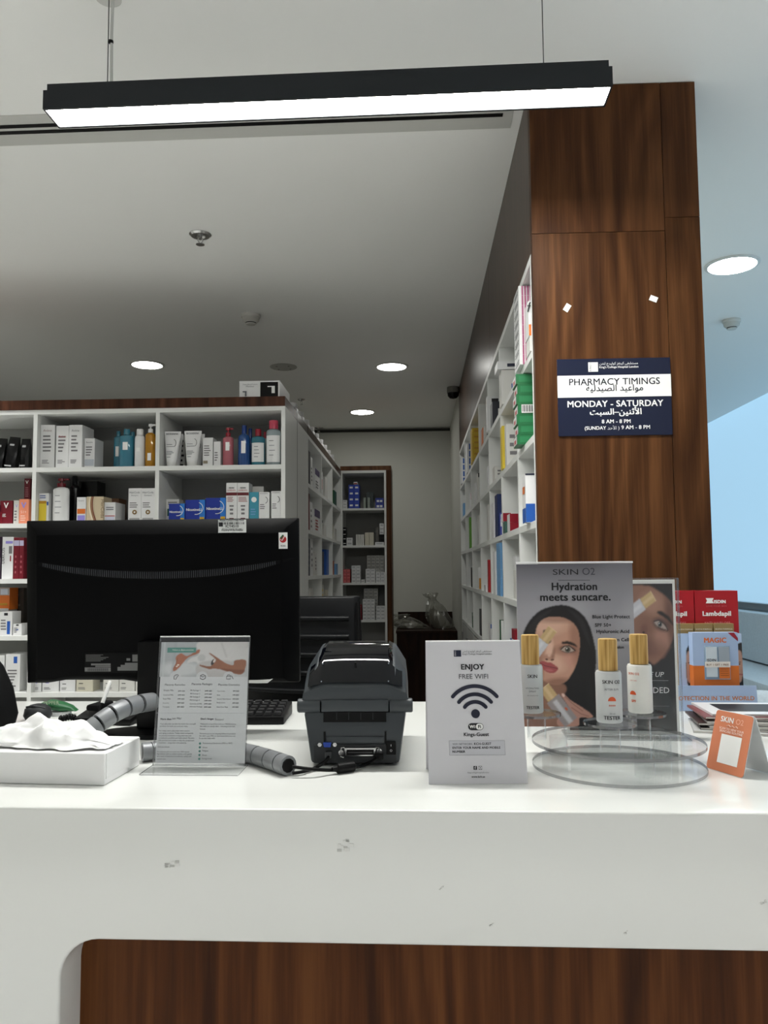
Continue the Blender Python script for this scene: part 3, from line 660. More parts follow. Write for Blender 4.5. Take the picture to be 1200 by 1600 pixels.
for i, (a, b) in enumerate(((354, 370.8), (371.3, 389))):
    lc('anti_hairloss_carton', ('tall white carton with dark red band, left one', 'tall white carton with dark red band, right one')[i], a, b, 754.5, 1, CW, .03, .08, group=g, prints=[(0, .67, 1, .75, M((96, 20, 28), .4)), (.3, .05, .7, .09, M((96, 20, 28), .4))]+lines(4, .5, .64, M((150, 90, 90), .5), .1, .9, i)+[(.3, .38, .7, .42, BT), (.35, .28, .65, .33, BT), (.35, .18, .65, .23, BT)], texts=[('ISDIN', INK, .5, .85, .45, dict(bold=.03)), ('LAMBDAPIL', REDP, .5, .79, .8)])
c = lc('cream_carton', 'teal carton with white round seal', 390, 404.5, 769, 1, TEAL, .03, .06, group=g, prints=lines(3, .2, .45, SKY))
MB().lathe([(.012, 0), (.012, .001)], WHITEP, 18, c=(0, -.0006, HT(397, 769, 1, .03)*.74), axis='Y').build('seal', c)
for i, (a, b, yt) in enumerate(((405, 421, 769), (424, 439.5, 767.5))):
    c = lc('skincare_carton', ('white carton with arc logo beside the teal carton', 'white carton with arc logo at the right end of the shelf')[i], a, b, yt, 1, CW, .03, .08, group=g, prints=lines(3, .4, .6, BT, .1, .7, i), texts=[('BIODERMA', BT, .5, .93, .75)])
    wv = abs(L(b, 1, .03)-L(a, 1, .03)); hh = HT(a, yt, 1, .03)
    MB().tube([(wv*(.1+.24*math.cos(R(a_))), -.002, hh*.72+wv*.3*math.sin(R(a_))) for a_ in range(-80, 90, 20)], .001, INK, 4).build('logo_arc', c)
lc('spacer_carton', 'grey-white carton stored behind the tall banded pair', 392, 412, 760, 1, CW2, .18, .1, group=g)
# third row (left bay visible)
lc('treatment_carton', 'dark aubergine carton cut off by the left frame edge, third shelf', -8, 7, 839, 2, M((42, 24, 44), .4), .03, .1, group=g, prints=[(.7, .05, .9, .5, BT)])
c = lc('treatment_carton', 'white carton with sideways lettering on the third shelf', 8, 25, 839, 2, CW, .03, .08, group=g, prints=[(.6, .6, .9, .78, BT), (.72, .42, .82, .55, CRIM), (.3, .84, .95, .90, LILAC)])
text(c, 'DERCOS', INK, 0, 0, 0, loc=(-.012, -.004, .07), rot=(0, R(-90), 0), width=.07, align='L', res=2)
for i, (a, b) in enumerate(((25.5, 34), (34.5, 41))):
    lc('treatment_carton', ('maroon carton with silver band, left of the two', 'narrow maroon carton with silver band behind the monitor edge')[i], a, b, 840, 2, MAROON, .03, .08, group=g, prints=[(0, .8, 1, .93, M((190, 186, 214), .3))]+lines(4, .1, .6, M((170, 90, 100), .4), .3, .7, i))
# fourth row
for i, (a, b, yt, m_) in enumerate(((-6, 6, 952, CW), (7, 26, 956, CW), (28, 41, 975, CW))):
    lc('dermo_carton', ('white carton cut by the left frame edge, fourth shelf', 'white carton with blue bottle picture, fourth shelf', 'low white carton with tiny blue seal, fourth shelf')[i], a, b, yt, 3, m_, .03, .08, group=g, prints=[((.6, .05, .85, .6, BLUEP) if i == 1 else (.3, .45, .6, .55, BLUEP))]+lines(4, .2, .7, BT, .1, .55, i)+[(.35, .84, .65, .95, INK)])
c = lc('dermo_carton', 'white carton topped by another at the monitor edge', 29, 41, 975, 3, CW, .12, .08, group=g)
lc('shelf_riser_carton', 'dark carton with faint grid print at the back, fourth shelf', 21, 43, 919, 3, M((70, 64, 58), .5), .22, .1, group=g, prints=lines(7, .1, .9, M((110, 104, 96), .5), .1, .9))
h0 = HT(0, 952, 3, .13); lc('shelf_riser_carton', 'grey support carton at the back below the orange one', -8, 20, 953, 3, M((150, 148, 144), .5), .13, .08, group=g)
carton('sun_care_carton', 'orange carton with pale top resting high on the fourth shelf', L(-6, 3, .13), L(21, 3, .13), LY+.13, .08, LB[3]+HT(6, 953, 3, .13)+.0005, .10, ORG, prints=[(0, .66, 1, 1, M((176, 170, 166), .4)), (.05, .7, .4, .95, M((206, 210, 222), .4)), (.5, .7, .9, .95, M((206, 210, 222), .4)), (.2, .2, .9, .3, GOLD)], group=g)
# fifth row
lc('cleanser_pouch', 'white glossy carton with blue square on the lowest shelf', 18, 40, 1022, 4, CW, .04, .1, group=g, prints=[(.55, .75, .8, .93, BLUEP)]+lines(6, .1, .6, BT))
lc('cleanser_pouch', 'white carton behind the black bag on the lowest shelf', -6, 16, 1024, 4, CW, .05, .1, group=g, prints=lines(5, .2, .8, BT))
for i, (a, b, yt, m_) in enumerate(((49, 73, 1060, CW), (75, 100, 1060, CW), (102, 125, 1062, CW), (127, 152, 1060, CREAM), (168, 191.5, 1060, CW2), (192.5, 216, 1060, CW2), (217.5, 240, 1060, CW2))):
    lc('soap_carton', ('white carton with blue triangle below the monitor, leftmost', 'white carton with blue triangle below the monitor, second', 'plain white carton below the monitor, third', 'cream rounded carton below the monitor, fourth', 'pale carton behind the pen below the monitor', 'pale carton with dark dash below the monitor, right', 'pale carton almost hidden by the paper stand')[i], a, b, yt-8, 4, m_, .03, .08, group=g, prints=([(.2, .45, .4, .6, LILAC)] if i < 2 else [(.15, .42, .4, .46, INK)])+lines(2, .1, .25, BT, .1, .6, i))
# carton on top of the unit
x0, z0 = at(374, 620, LY+.02); x1 = at(437, 620, LY+.02)[0]
c = carton('appliance_carton', 'white appliance carton with black picture panel on top of the shelving', x0, x1, LY+.02, .28, FASC+.0005, at(400, 595.5, LY+.02)[1]-FASC, CW, prints=[(.52, .04, .96, .92, BLACK), (.80, .25, .88, .68, WHITEP), (.70, .62, .88, .68, WHITEP), (.14, .08, .18, .4, GREYINK), (.08, .32, .18, .4, GREYINK)], texts=[('Digital Blood Pressure', GREYINK, .27, .74, .36), ('Monitor', GREYINK, .27, .62, .2)])

# ------------------------------------------------------------------ side unit facing the aisle
SX, SY0, SY1 = LX1, 4.24, 6.13
t = thing('side_shelving', 'white pigeonhole shelving along the left of the aisle', 'shelving')
MB().box(SX-.35, SX-.33, SY0, SY1, 0, LT, BACKP).build('back_panel', t)
MB().box(SX-.33, SX, SY0, SY1, LT-.02, LT, WHITE_LAM).build('top_panel', t)
MB().box(SX-.35, SX+.001, SY0, SY1, LT+.0005, FASC, WALNUT_SIDE).build('walnut_top', t)
SYD = [SY0+.009+(SY1-SY0-.018)*k/3 for k in range(4)]
SBD = LB[:4]+[LB[3]-.25]
for y in SYD: MB().box(SX-.33, SX, y-.009, y+.009, 0, LT-.02, WHITE_LAM).build('divider', t)
for a, b in zip(SYD[:-1], SYD[1:]):
    for z in SBD: MB().box(SX-.33, SX-.0005, a+.009, b-.009, z-.02, z, WHITE_LAM).build('shelf_board', t)
def stackpos(k, n): return 'lowest' if k == 0 else 'topmost' if k == n-1 else ('second', 'third', 'fourth', 'fifth', 'sixth', 'seventh', 'eighth')[k-1]+' up'
ordn = ['top', 'second', 'third', 'fourth', 'fifth', 'sixth']; bayn = ['nearest', 'middle', 'farthest']
def side_item(bay, row, f, kind, mat, l, w, h, desc, prints=(), inset=.02, **k):
    """item in the aisle-side unit: f = 0..1 along the bay; its printed face looks to +X"""
    a, b = SYD[bay]+.012, SYD[bay+1]-.012; y = a+(b-a-l)*f
    lab = f'{desc}, {ordn[row]} shelf, {bayn[bay]} bay, aisle-side shelving'
    z = SBD[row]
    if kind == 'box':
        return carton('medicine_carton', lab, -l/2, l/2, 0, w, z, h, mat, prints=prints, group='stock in the aisle-side shelving') , y
    return bottle('medicine_bottle', lab, SX-inset-l/2, y+l/2, z, l/2, h, mat, k.get('capm', CW), labm=k.get('labm'), sy=1, group='stock in the aisle-side shelving'), y
def place_side(bay, row, f, mat, l, w, h, desc, prints=(), inset=.02):
    o, y = side_item(bay, row, f, 'box', mat, l, w, h, desc, prints, inset); o.rotation_euler = (0, 0, R(90)); o.location = (SX-inset, y+l/2, o.location.z); return o
WP = [(0, .72, 1, 1, PURP)]
place_side(0, 0, .00, CW, .11, .08, .14, 'white carton with red top band', [(0, .8, 1, .95, REDP)]+lines(3, .2, .6, BT))
place_side(0, 0, .25, M((30, 24, 40), .4), .10, .08, .20, 'tall dark carton')
place_side(0, 0, .48, CW, .08, .08, .18, 'tall white carton', lines(4, .2, .7, BT))
place_side(0, 0, .95, CW, .22, .12, .13, 'wide white carton with purple top', WP+lines(3, .1, .5, BT), .01)
place_side(1, 0, .15, CW, .14, .10, .16, 'white carton with red swirl', [(.2, .3, .8, .7, REDP)])
place_side(1, 0, .75, CW2, .14, .10, .15, 'plain off-white carton')
place_side(2, 0, .1, CREAM, .16, .10, .18, 'cream carton')
place_side(2, 0, .7, DKGREEN, .18, .10, .12, 'dark green carton')
place_side(0, 1, .00, CW, .10, .1, .20, 'white carton with purple band', [(0, .5, 1, .7, PURP)]+lines(2, .1, .4, BT))
place_side(0, 1, .28, M((120, 50, 56), .4), .05, .1, .21, 'slim red-brown carton')
place_side(0, 1, .45, CW, .10, .1, .17, 'white carton with fine print', lines(4, .1, .8, BT))
place_side(0, 1, .98, CW, .26, .14, .14, 'long white carton with purple lid', [(0, .68, 1, 1, PURP)]+lines(4, .1, .6, REDP), .01)
place_side(1, 1, .1, CW2, .16, .1, .10, 'off-white carton with dark cap line', [(0, .85, 1, 1, INK)])
place_side(1, 1, .6, CW2, .14, .1, .08, 'low off-white carton')
place_side(2, 1, .2, CREAM, .14, .1, .12, 'cream carton')
place_side(2, 1, .7, CW2, .16, .1, .09, 'low pale carton')
for i, (m_, l, h, f, lab) in enumerate(((CW, .11, .16, .0, 'white carton'), (M((36, 38, 60), .4), .09, .205, .25, 'tall dark blue carton'), (CW, .09, .21, .5, 'tall white carton with print'), (CW2, .10, .14, .85, 'pale carton'))):
    place_side(0, 2, f, m_, l, .09, h, lab, lines(4, .2, .8, BT) if i else ())
for i, (m_, l, h, f, lab) in enumerate(((CW2, .12, .21, .0, 'tall pale carton'), (M((40, 50, 80), .4), .09, .15, .35, 'navy carton'), (BLUEP, .14, .17, .9, 'bright blue carton'))):
    place_side(1, 2, f, m_, l, .09, h, lab)
for i, (m_, l, h, f, lab) in enumerate(((CREAM, .10, .15, .0, 'cream carton'), (M((170, 90, 50), .4), .08, .10, .4, 'brown-capped carton'), (SKY, .14, .08, .9, 'light blue carton'))):
    place_side(2, 2, f, m_, l, .09, h, lab)
place_side(0, 3, .1, YEL, .10, .09, .08, 'yellow carton'); place_side(0, 3, .5, CW2, .12, .09, .18, 'pale carton')
place_side(1, 3, .2, CW2, .16, .09, .19, 'pale crumpled carton', lines(5, .1, .9, YEL)); place_side(1, 3, .8, CREAM, .12, .09, .15, 'cream carton')
place_side(2, 3, .4, CW2, .16, .09, .12, 'white carton')
# white bottles along the top of the side unit
for k in range(9):
    bottle('white_jar', f'white pill bottle on top of the aisle shelving, number {["one","two","three","four","five","six","seven","eight","nine"][k]} counting from the front', SX-.06, 4.05+.23*k, FASC+.0005, .035, .085, CW, CW, kind='cap', cap_h=.3, cap_r=.9, sy=1, group='white bottles on top of the side unit')

# ------------------------------------------------------------------ far unit closing the aisle
BY = 6.14
bx0, bx1 = at(532, 850, BY)[0], at(604, 850, BY)[0]
BT_ = at(570, 735, BY)[1]; BB = [at(570, y, BY)[1] for y in (794, 852, 910.5, 969, 1028, 1087)]
t = thing('far_shelving', 'white shelving unit with walnut side closing the aisle', 'shelving')
MB().box(bx0, bx1, BY+.33, BY+.35, 0, BT_, BACKP).build('back_panel', t)
MB().box(bx0, bx1, BY, BY+.33, BT_-.02, BT_, WHITE_LAM).build('top_panel', t)
for a in (bx0, bx1-.016): MB().box(a, a+.016, BY, BY+.33, 0, BT_-.02, WHITE_LAM).build('side_panel', t)
for z in BB: MB().box(bx0+.016, bx1-.016, BY+.0005, BY+.33, z-.016, z, WHITE_LAM).build('shelf_board', t)
MB().box(bx0, bx1+.0395, BY, BY+.35, BT_+.0005, BT_+.035, wood('walnut_far', (70, 46, 30), (96, 64, 42), (120, 84, 56), 'Z', offset=9)).build('walnut_top', t)
MB().box(bx1+.0005, bx1+.0395, BY+.001, BY+.35, 0, BT_, WALNUT).build('walnut_side', t)
def colpos(c, n): return {2: ('left', 'right'), 3: ('left', 'middle', 'right'), 4: ('leftmost', 'second column', 'third column', 'rightmost')}[n][c]
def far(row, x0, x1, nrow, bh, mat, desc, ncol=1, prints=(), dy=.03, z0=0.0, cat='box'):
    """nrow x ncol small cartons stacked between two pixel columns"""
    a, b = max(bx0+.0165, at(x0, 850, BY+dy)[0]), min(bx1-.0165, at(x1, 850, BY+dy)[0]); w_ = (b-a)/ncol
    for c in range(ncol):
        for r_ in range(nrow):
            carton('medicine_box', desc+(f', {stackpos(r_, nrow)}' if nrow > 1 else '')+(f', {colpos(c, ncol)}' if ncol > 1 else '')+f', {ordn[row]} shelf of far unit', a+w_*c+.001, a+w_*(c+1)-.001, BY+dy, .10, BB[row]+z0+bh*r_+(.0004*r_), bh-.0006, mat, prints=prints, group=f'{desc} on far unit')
LN = lines(2, .3, .7, GREYINK, .15, .85)
far(0, 533.5, 543, 3, .022, CW, 'small white medicine box in the left corner', 1, LN); 
far(0, 545, 562, 4, .046, M((46, 72, 178), .4), 'blue carton in a double stack', 2, [(.2, .4, .8, .7, WHITEP)])
carton('medicine_box', 'small red-topped carton lying on the blue stack, far unit', at(553, 850, BY+.03)[0], at(559, 850, BY+.03)[0], BY+.03, .1, BB[0]+.188, .02, CW, prints=[(.1, .1, .9, .5, REDP)])
far(0, 568, 572, 1, .085, M((150, 160, 150), .4), 'slim grey-green carton', 1); far(0, 574.5, 578.5, 1, .085, M((150, 160, 150), .4), 'slim grey-green carton standing in the middle', 1)
far(0, 572.5, 584, 1, .14, M((70, 80, 78), .4), 'tall dark carton at the back', 2, dy=.18)
far(0, 587, 600, 2, .04, M((40, 60, 150), .4), 'blue carton with white drops in the right corner', 1, [(.15, .2, .45, .6, WHITEP), (.55, .2, .85, .6, WHITEP)])
far(1, 533.5, 541, 4, .035, BLACK, 'black carton with white stripe', 1, [(.1, .4, .9, .55, WHITEP)])
far(1, 541.5, 551, 2, .03, CW, 'white box with print beside the black stack', 1, LN)
far(1, 556, 569, 1, .085, CW2, 'upright white carton in a row of four', 4); far(1, 570, 584, 1, .10, CREAM, 'upright cream carton', 2)
far(1, 586, 600, 1, .025, CW, 'flat white box under the corner stack', 1, LN); far(1, 593, 600, 2, .028, BLACK, 'small black box in the corner', 1, z0=.027); far(1, 593, 600, 3, .028, CW, 'small white box on top of the black ones', 1, LN, z0=.0845)
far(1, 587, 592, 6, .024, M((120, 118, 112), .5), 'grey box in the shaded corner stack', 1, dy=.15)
far(2, 533.5, 547, 4, .026, M((190, 84, 86), .4), 'coral red box', 2, [(.1, .35, .9, .6, M((214, 130, 130), .4))])
far(2, 549, 563, 5, .026, CW, 'white medicine box with grey print', 2, LN); far(2, 564, 570, 1, .024, CW, 'single white box', 1, LN)
far(2, 571, 586, 4, .026, CW, 'white stacked medicine box', 2, LN); far(2, 587, 602, 3, .026, CW, 'white medicine box in the right stack', 2, LN)
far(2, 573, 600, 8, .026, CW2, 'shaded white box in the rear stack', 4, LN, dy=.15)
far(3, 533.5, 542, 2, .026, CW, 'white box with violet label', 1, [(.2, .2, .8, .8, LILAC)]); far(3, 543.5, 549, 1, .065, M((120, 120, 112), .5), 'grey upright carton', 1)
far(3, 550.5, 556.5, 2, .034, M((40, 56, 120), .4), 'navy box', 1); far(3, 557.5, 564.5, 4, .0285, CRIM, 'crimson box in a single stack', 1, [(.2, .4, .8, .55, WHITEP)])
far(3, 566, 585, 6, .026, CW, 'white medicine box in the tall stack', 3, LN); far(3, 587, 602, 4, .026, CW, 'white medicine box in the low stack', 2, LN)
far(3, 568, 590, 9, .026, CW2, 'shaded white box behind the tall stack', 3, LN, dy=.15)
far(4, 566, 580, 2, .024, CW2, 'pale box', 2, LN); far(4, 585, 602, 2, .016, CRIM, 'flat red box', 1)
# low dark cabinet with plastic bags against the back wall
cx0, cz = at(608, 986, 6.55)
t = thing('low_cabinet', 'low dark walnut cabinet against the back wall', 'cabinet')
MB().box(bx1+.06, RX-.004, 6.56, 7.40, 0, cz-.02, WALNUT_DARK).build('body', t)
MB().box(bx1+.055, RX-.003, 6.54, 7.392, cz-.02, cz, WALNUT_DARK).build('top', t)
MB().box(at(622, 970, 7.4)[0], RX-.004, 7.395, 7.41, cz+.0005, at(640, 956, 7.4)[1], WALNUT_DARK).build('upstand', t)
BAGM = FILM
def bag(name, label, x, y, z, lx, ly, h, rot, seed, lean, fill):
    """crumpled clear bag over a pale filling"""
    r = random.Random(seed); n, rings = 22, []
    for f, s in ((0, .85), (.08, 1.0), (.22, 1.02), (.38, .96), (.54, .86), (.68, .70), (.78, .45), (.86, .30), (.93, .50), (1.0, .62)):
        rings.append([((lx*s*(1+r.uniform(-.16, .16)))*math.cos(2*math.pi*k/n)+lean[0]*f, (ly*s*(1+r.uniform(-.18, .18)))*math.sin(2*math.pi*k/n)+lean[1]*f, h*f*(1+r.uniform(-.05, .05)*(f > 0))) for k in range(n)])
    t = thing(name, label, 'bag', (x, y, z), (0, 0, rot)); MB().loft(rings, BAGM).build('film', t)
    rin = [[(lx*.8*s*math.cos(2*math.pi*k/12)+lean[0]*f*.8, ly*.8*s*math.sin(2*math.pi*k/12)+lean[1]*f*.8, h*f*fill+.003) for k in range(12)] for f, s in ((0, .9), (.3, 1), (.7, .8), (1, .3))]
    MB().loft(rin, M((132, 130, 120), .6)).build('filling', t, smooth=40)
    return t
bx = at(642, 980, 6.8)[0]; bag('plastic_bag', 'low crumpled clear plastic bag on the dark cabinet', bx, 6.85, cz+.0005, .15, .10, .12, 0, 3, (-.10, 0), .6)
bx = at(692, 980, 6.8)[0]; bag('plastic_bag', 'tall clear plastic bag leaning on the dark cabinet', bx, 6.85, cz+.0005, .10, .08, .29, 0, 5, (-.10, .02), .55)

# ------------------------------------------------------------------ tall shelving on the right of the aisle
RB = [EYE+z for z in (.612, .375, .137, -.100, -.345)]
RYD = [RY0+.012, 2.555, 3.05, 3.55, 4.09, 4.72, 5.30, RY1-.012]
t = thing('tall_shelving', 'tall white pigeonhole shelving along the right of the aisle', 'shelving')
DEP = .34
MB().box(RX+DEP, RX+DEP+.02, RY0+.03, RY1, 0, RTOP, BACKP).build('back_panel', t)
MB().box(RX, RX+DEP, RY0+.03, RY1, RTOP-.018, RTOP+.004, WHITE_LAM).build('top_panel', t)
for i, y in enumerate(RYD):
    y = max(y, RY0+.042); MB().box(RX, RX+DEP, y-.01, y+.01, 0, RTOP-.018, WHITE_LAM).build('divider', t)
for i in range(7):
    a, b = max(RYD[i], RY0+.042)+.01, RYD[i+1]-.01
    for z in RB: MB().box(RX+.0005, RX+DEP, a, b, z-.02, z, WHITE_LAM).build('shelf_board', t)
    d = MB().box(RX+.001, RX+.019, a+.002, b-.002, .06, RB[-1]-.03, M((206, 206, 202), .4)).build('door', t)
    MB().box(RX-.012, RX+.001, b-.05, b-.038, RB[-1]-.2, RB[-1]-.09, CHROME).build('handle', d)
bays = ['first', 'second', 'third', 'fourth', 'fifth', 'sixth', 'seventh']
SEEN = {}
def rs(bay, row, y, mat, wx, ly, h, desc, n=1, prints=(), inset=.02, z0=0.0, sideprints=(), name='medicine_carton', step=0.0):
    """n cartons stacked in the right unit; y = near face, wx across the shelf, ly along the aisle; row 0 = top"""
    lab = f'{desc}, {ordn[row]} shelf, {bays[bay]} bay, right shelving'
    last = None
    for k in range(n):
        l2 = lab if n == 1 else f'{desc}, {stackpos(k, n)} in stack, {ordn[row]} shelf, {bays[bay]} bay, right shelving'
        o = carton(name, l2, RX+inset+step*(k % 2), RX+inset+step*(k % 2)+wx, y, ly, RB[row]+z0+k*(h+.0005), h, mat, prints=prints, group=(f'{desc}, right shelving' if n > 1 else 'stock in the tall right shelving'))
        if sideprints:
            mb = MB()
            for j, (u0, v0, u1, v1, m) in enumerate(sideprints):
                X = -wx/2-.0006-.0004*(j % 4); mb.quad((X, u1*ly, v0*h), (X, u0*ly, v0*h), (X, u0*ly, v1*h), (X, u1*ly, v1*h), m)
            mb.build('side_print', o, fix=False)
        last = o
    return last
LT3 = lines(3, .2, .8, BT, .1, .9)
PKS = [(.30+.24*k, 0, .36+.24*k, 1, PINK) for k in range(3)]
# bay 1 (nearest)
rs(0, 0, 2.36, CW, .12, .12, .0295, 'white and pink striped carton', 8, [(.07+.07*k, 0, .112+.07*k, 1, PINK) for k in range(12)], -.012, sideprints=lines(2, .2, .8, GREYINK))
rs(0, 0, 2.215, CW2, .10, .08, .044, 'low white carton at the shelf front', 1, LT3, -.002)
o = rs(0, 0, 2.22, CW, .09, .07, .10, 'white and amber carton on a low carton', 1, [(0, 0, 1, .32, ORG), (.1, .5, .7, .56, GREYINK)], -.004, .0455)
text(o, 'fe', INK, -.034, .066, -.003, width=.03, shear=.2)
rs(0, 1, 2.38, GREENP, .13, .09, .0300, 'green carton', 7, [(.06, .2, .5, .8, M((46, 126, 80), .4)), (.6, .3, .95, .7, M((56, 134, 88), .4))], -.022, sideprints=[(.1, .1, .9, .9, CW), (.3, .2, .7, .6, REDP)], step=.004)
t_ = [o for o in COL.objects if o.name.startswith('medicine_carton') and 'green carton' in o.get('label', '')][4]
mb = MB(); mb.front(-.055, .003, -.02, .028, -.002, WHITEP); [mb.front(-.053+.004*k, .006, -.0515+.004*k+(.001 if k % 2 else 0), .026, -.003, INK) for k in range(8)]; mb.build('barcode', t_, fix=False)
rs(0, 2, 2.30, CW, .13, .07, .14, 'white carton with blue base', 1, [(0, 0, 1, .38, BLUEP), (.45, .42, .55, .9, GREYINK), (0, .97, 1, 1, NAVY)], -.012, sideprints=[(0, 0, 1, .3, BLUEP), (.2, .6, .8, .75, ORG)])
rs(0, 2, 2.21, CW, .12, .07, .145, 'white carton with green hill and orange mark', 1, [(0, 0, .5, .25, M((96, 150, 50), .4)), (.4, 0, 1, .35, M((206, 180, 60), .4)), (.1, .55, .35, .75, ORG), (.5, .55, .75, .75, ORG)], .022)
rs(0, 2, 2.42, CW, .12, .07, .04, 'white carton edged in navy', 4, [(0, .92, 1, 1, NAVY), (0, 0, .04, 1, NAVY)], .05)
rs(0, 3, 2.215, CW, .1, .07, .13, 'white carton with fine print', 1, LT3, .05); rs(0, 3, 2.32, CW2, .1, .08, .05, 'low white carton', 2, LT3, .02)
rs(0, 4, 2.25, CW, .12, .10, .040, 'white and red carton', 5, [(.1, .2, .9, .8, M((226, 224, 224), .4)), (0, .85, 1, 1, REDP)], -.004, sideprints=[(0, .8, 1, 1, REDP)]+lines(2, .2, .6, BT))
# bay 2
rs(1, 0, 2.925, CW, .12, .10, .03, 'white flat carton with navy mark', 1, [(.3, .3, .7, .7, NAVY)], -.02, .13); rs(1, 0, 2.93, CW2, .12, .09, .128, 'white carton below a flat one', 1, [(.3, .2, .5, .6, BLUEP)], -.005)
rs(1, 1, 2.86, CW2, .12, .05, .15, 'grey-white carton with barcode', 1, LT3, .0); rs(1, 1, 2.95, YEL, .12, .06, .16, 'yellow carton with black dots', 1, [(.3, .12, .45, .18, INK), (.3, .3, .45, .36, INK), (.3, .45, .45, .5, INK)], -.005)
rs(1, 1, 2.72, CW, .10, .05, .05, 'small white crumpled carton', 2, LT3, .03)
rs(1, 2, 2.80, CW, .13, .08, .03, 'white and dark red carton', 2, [(0, 0, .5, 1, CRIM)], .0); rs(1, 2, 2.69, CRIM, .12, .06, .028, 'crimson carton', 3, [(.1, .3, .6, .5, M((200, 120, 130), .4))], .045)
rs(1, 2, 2.90, M((60, 96, 88), .4), .12, .08, .04, 'grey-green carton', 1, (), -.005, .0); rs(1, 2, 2.905, CW, .14, .08, .03, 'white carton with dark red end', 1, [(0, 0, .2, 1, CRIM), (.4, .4, .8, .6, INK)], -.012, .0405)
rs(1, 3, 2.82, CW, .1, .07, .05, 'white carton with wine-red cap', 1, [(.3, .2, .9, .8, CRIM)], .02, .1005); rs(1, 3, 2.82, CW2, .1, .07, .10, 'white carton with brown frame', 1, [(.1, .3, .6, .8, BRN), (.2, .4, .5, .7, CW)], .02); rs(1, 3, 2.70, CW, .1, .07, .09, 'white carton with silver print', 1, LT3, .02)
rs(1, 4, 2.72, CW, .12, .09, .036, 'grey-lettered white carton', 3, [(.1, .2, .8, .7, M((190, 190, 194), .4)), (0, .85, 1, 1, REDP)], .0); rs(1, 4, 2.73, CRIM, .12, .08, .034, 'red carton on white ones', 1, (), .0, .1105); rs(1, 4, 2.86, M((60, 100, 170), .4), .12, .09, .10, 'blue carton', 1, LT3, .01)
# bay 3
rs(2, 0, 3.35, M((40, 42, 52), .4), .12, .09, .10, 'black carton', 1, [(.2, .3, .6, .7, CW)], .0)
for k in range(3): rs(2, 0, 3.48, CW, .1, .05, .05, ('silver-white', 'pale', 'light grey')[k]+' small carton', 1, [(.2, .2, .5, .8, INK)], -.01, .0505*k)
rs(2, 1, 3.40, CW2, .12, .10, .07, 'off-white carton', 1, LT3, .01); rs(2, 2, 3.22, M((28, 44, 92), .4), .12, .10, .17, 'tall navy carton', 1, [(.2, .3, .5, .8, BLUEP)], .0); rs(2, 2, 3.38, CW, .12, .10, .15, 'tall white carton', 1, LT3, .0)
bottle('medicine_bottle', 'blue and white spray bottle on the third shelf of the tall right shelving', RX+.02, 3.12, RB[2], .022, .11, M((60, 70, 160), .3), CW, labm=CW, lab=(.3, .55), sy=1)
rs(2, 3, 3.15, SKY, .1, .14, .0345, 'light blue bottle-shaped carton', 6, (), .0); rs(2, 3, 3.36, CW, .1, .08, .18, 'white carton with blue edge', 1, LT3, .0)
rs(2, 4, 3.15, CW, .1, .012, .15, 'thin white folder', 1, [(.6, 0, .9, 1, CW2)], .0); rs(2, 4, 3.19, DKGREEN, .1, .03, .15, 'thin green folder', 1, (), .0); rs(2, 4, 3.26, CW2, .1, .012, .14, 'second thin white folder', 1, (), .0)
# bays 4-7: farther, smaller in view
rs(3, 0, 3.85, CW2, .1, .08, .09, 'white carton', 1, LT3, .01); rs(3, 0, 3.97, ORG, .12, .08, .10, 'orange carton', 1, (), .01)
rs(3, 1, 3.70, CW, .1, .08, .11, 'white carton with grey text', 1, LT3, .01); rs(3, 2, 3.72, CW2, .1, .10, .17, 'tall off-white carton', 1, LT3, .01); rs(3, 3, 3.72, REDP, .1, .05, .15, 'red upright carton', 1, (), .005); rs(3, 3, 3.82, CW, .1, .1, .03, 'flat white carton', 1, (), .0)
rs(3, 4, 3.72, CW, .1, .09, .10, 'white carton with blue lid', 1, [(0, .8, 1, 1, BLUEP)], .01)
rs(4, 0, 4.5, M((206, 170, 40), .4), .12, .12, .032, 'yellow carton', 6, [(.1, .3, .6, .6, GOLD)], -.005); rs(4, 1, 4.3, CW2, .1, .1, .15, 'pale carton with black lid', 1, [(0, .85, 1, 1, INK)], .01); rs(4, 1, 4.5, CW, .1, .1, .12, 'white carton', 1, LT3, .01)
rs(4, 2, 4.3, CW2, .1, .1, .16, 'tall pale carton', 1, LT3, .01)
bottle('medicine_bottle', 'amber liquid bottle with black cap on the fourth shelf of the right shelving', RX+.04, 4.35, RB[3], .035, .15, CW, BLACK, labm=M((206, 140, 50), .4), lab=(.02, .4), sy=1)
rs(4, 4, 4.3, M((70, 70, 72), .4), .1, .08, .14, 'dark grey carton', 1, [(.1, .1, .9, .5, CW)], .01)
rs(5, 0, 4.95, CW, .12, .12, .045, 'white carton with blue square', 4, [(.1, .1, .5, .9, BLUEP)], -.005); rs(5, 1, 4.9, CW, .1, .1, .10, 'white carton with pink lid', 1, [(0, .6, 1, 1, M((206, 120, 140), .4))], .01)
rs(5, 2, 4.9, M((96, 156, 50), .4), .08, .06, .19, 'tall lime green carton', 1, (), .0); rs(5, 3, 4.9, BLACK, .1, .1, .12, 'black canister carton', 1, [(0, .9, 1, 1, M((120, 120, 120), .4))], .01); rs(5, 4, 4.9, DKGREEN, .08, .06, .09, 'green carton with white top', 1, [(0, .8, 1, 1, CW)], .01)
rs(6, 0, 5.6, CW, .12, .12, .045, 'white carton with blue stripe', 4, [(.1, .1, .6, .9, BLUEP)], -.005); rs(6, 1, 5.5, SKY, .1, .1, .09, 'light blue carton', 1, (), .0); rs(6, 2, 5.4, CW2, .1, .1, .1, 'off-white carton', 1, (), .01); rs(6, 3, 5.4, CW2, .1, .1, .1, 'off-white carton', 1, (), .01)
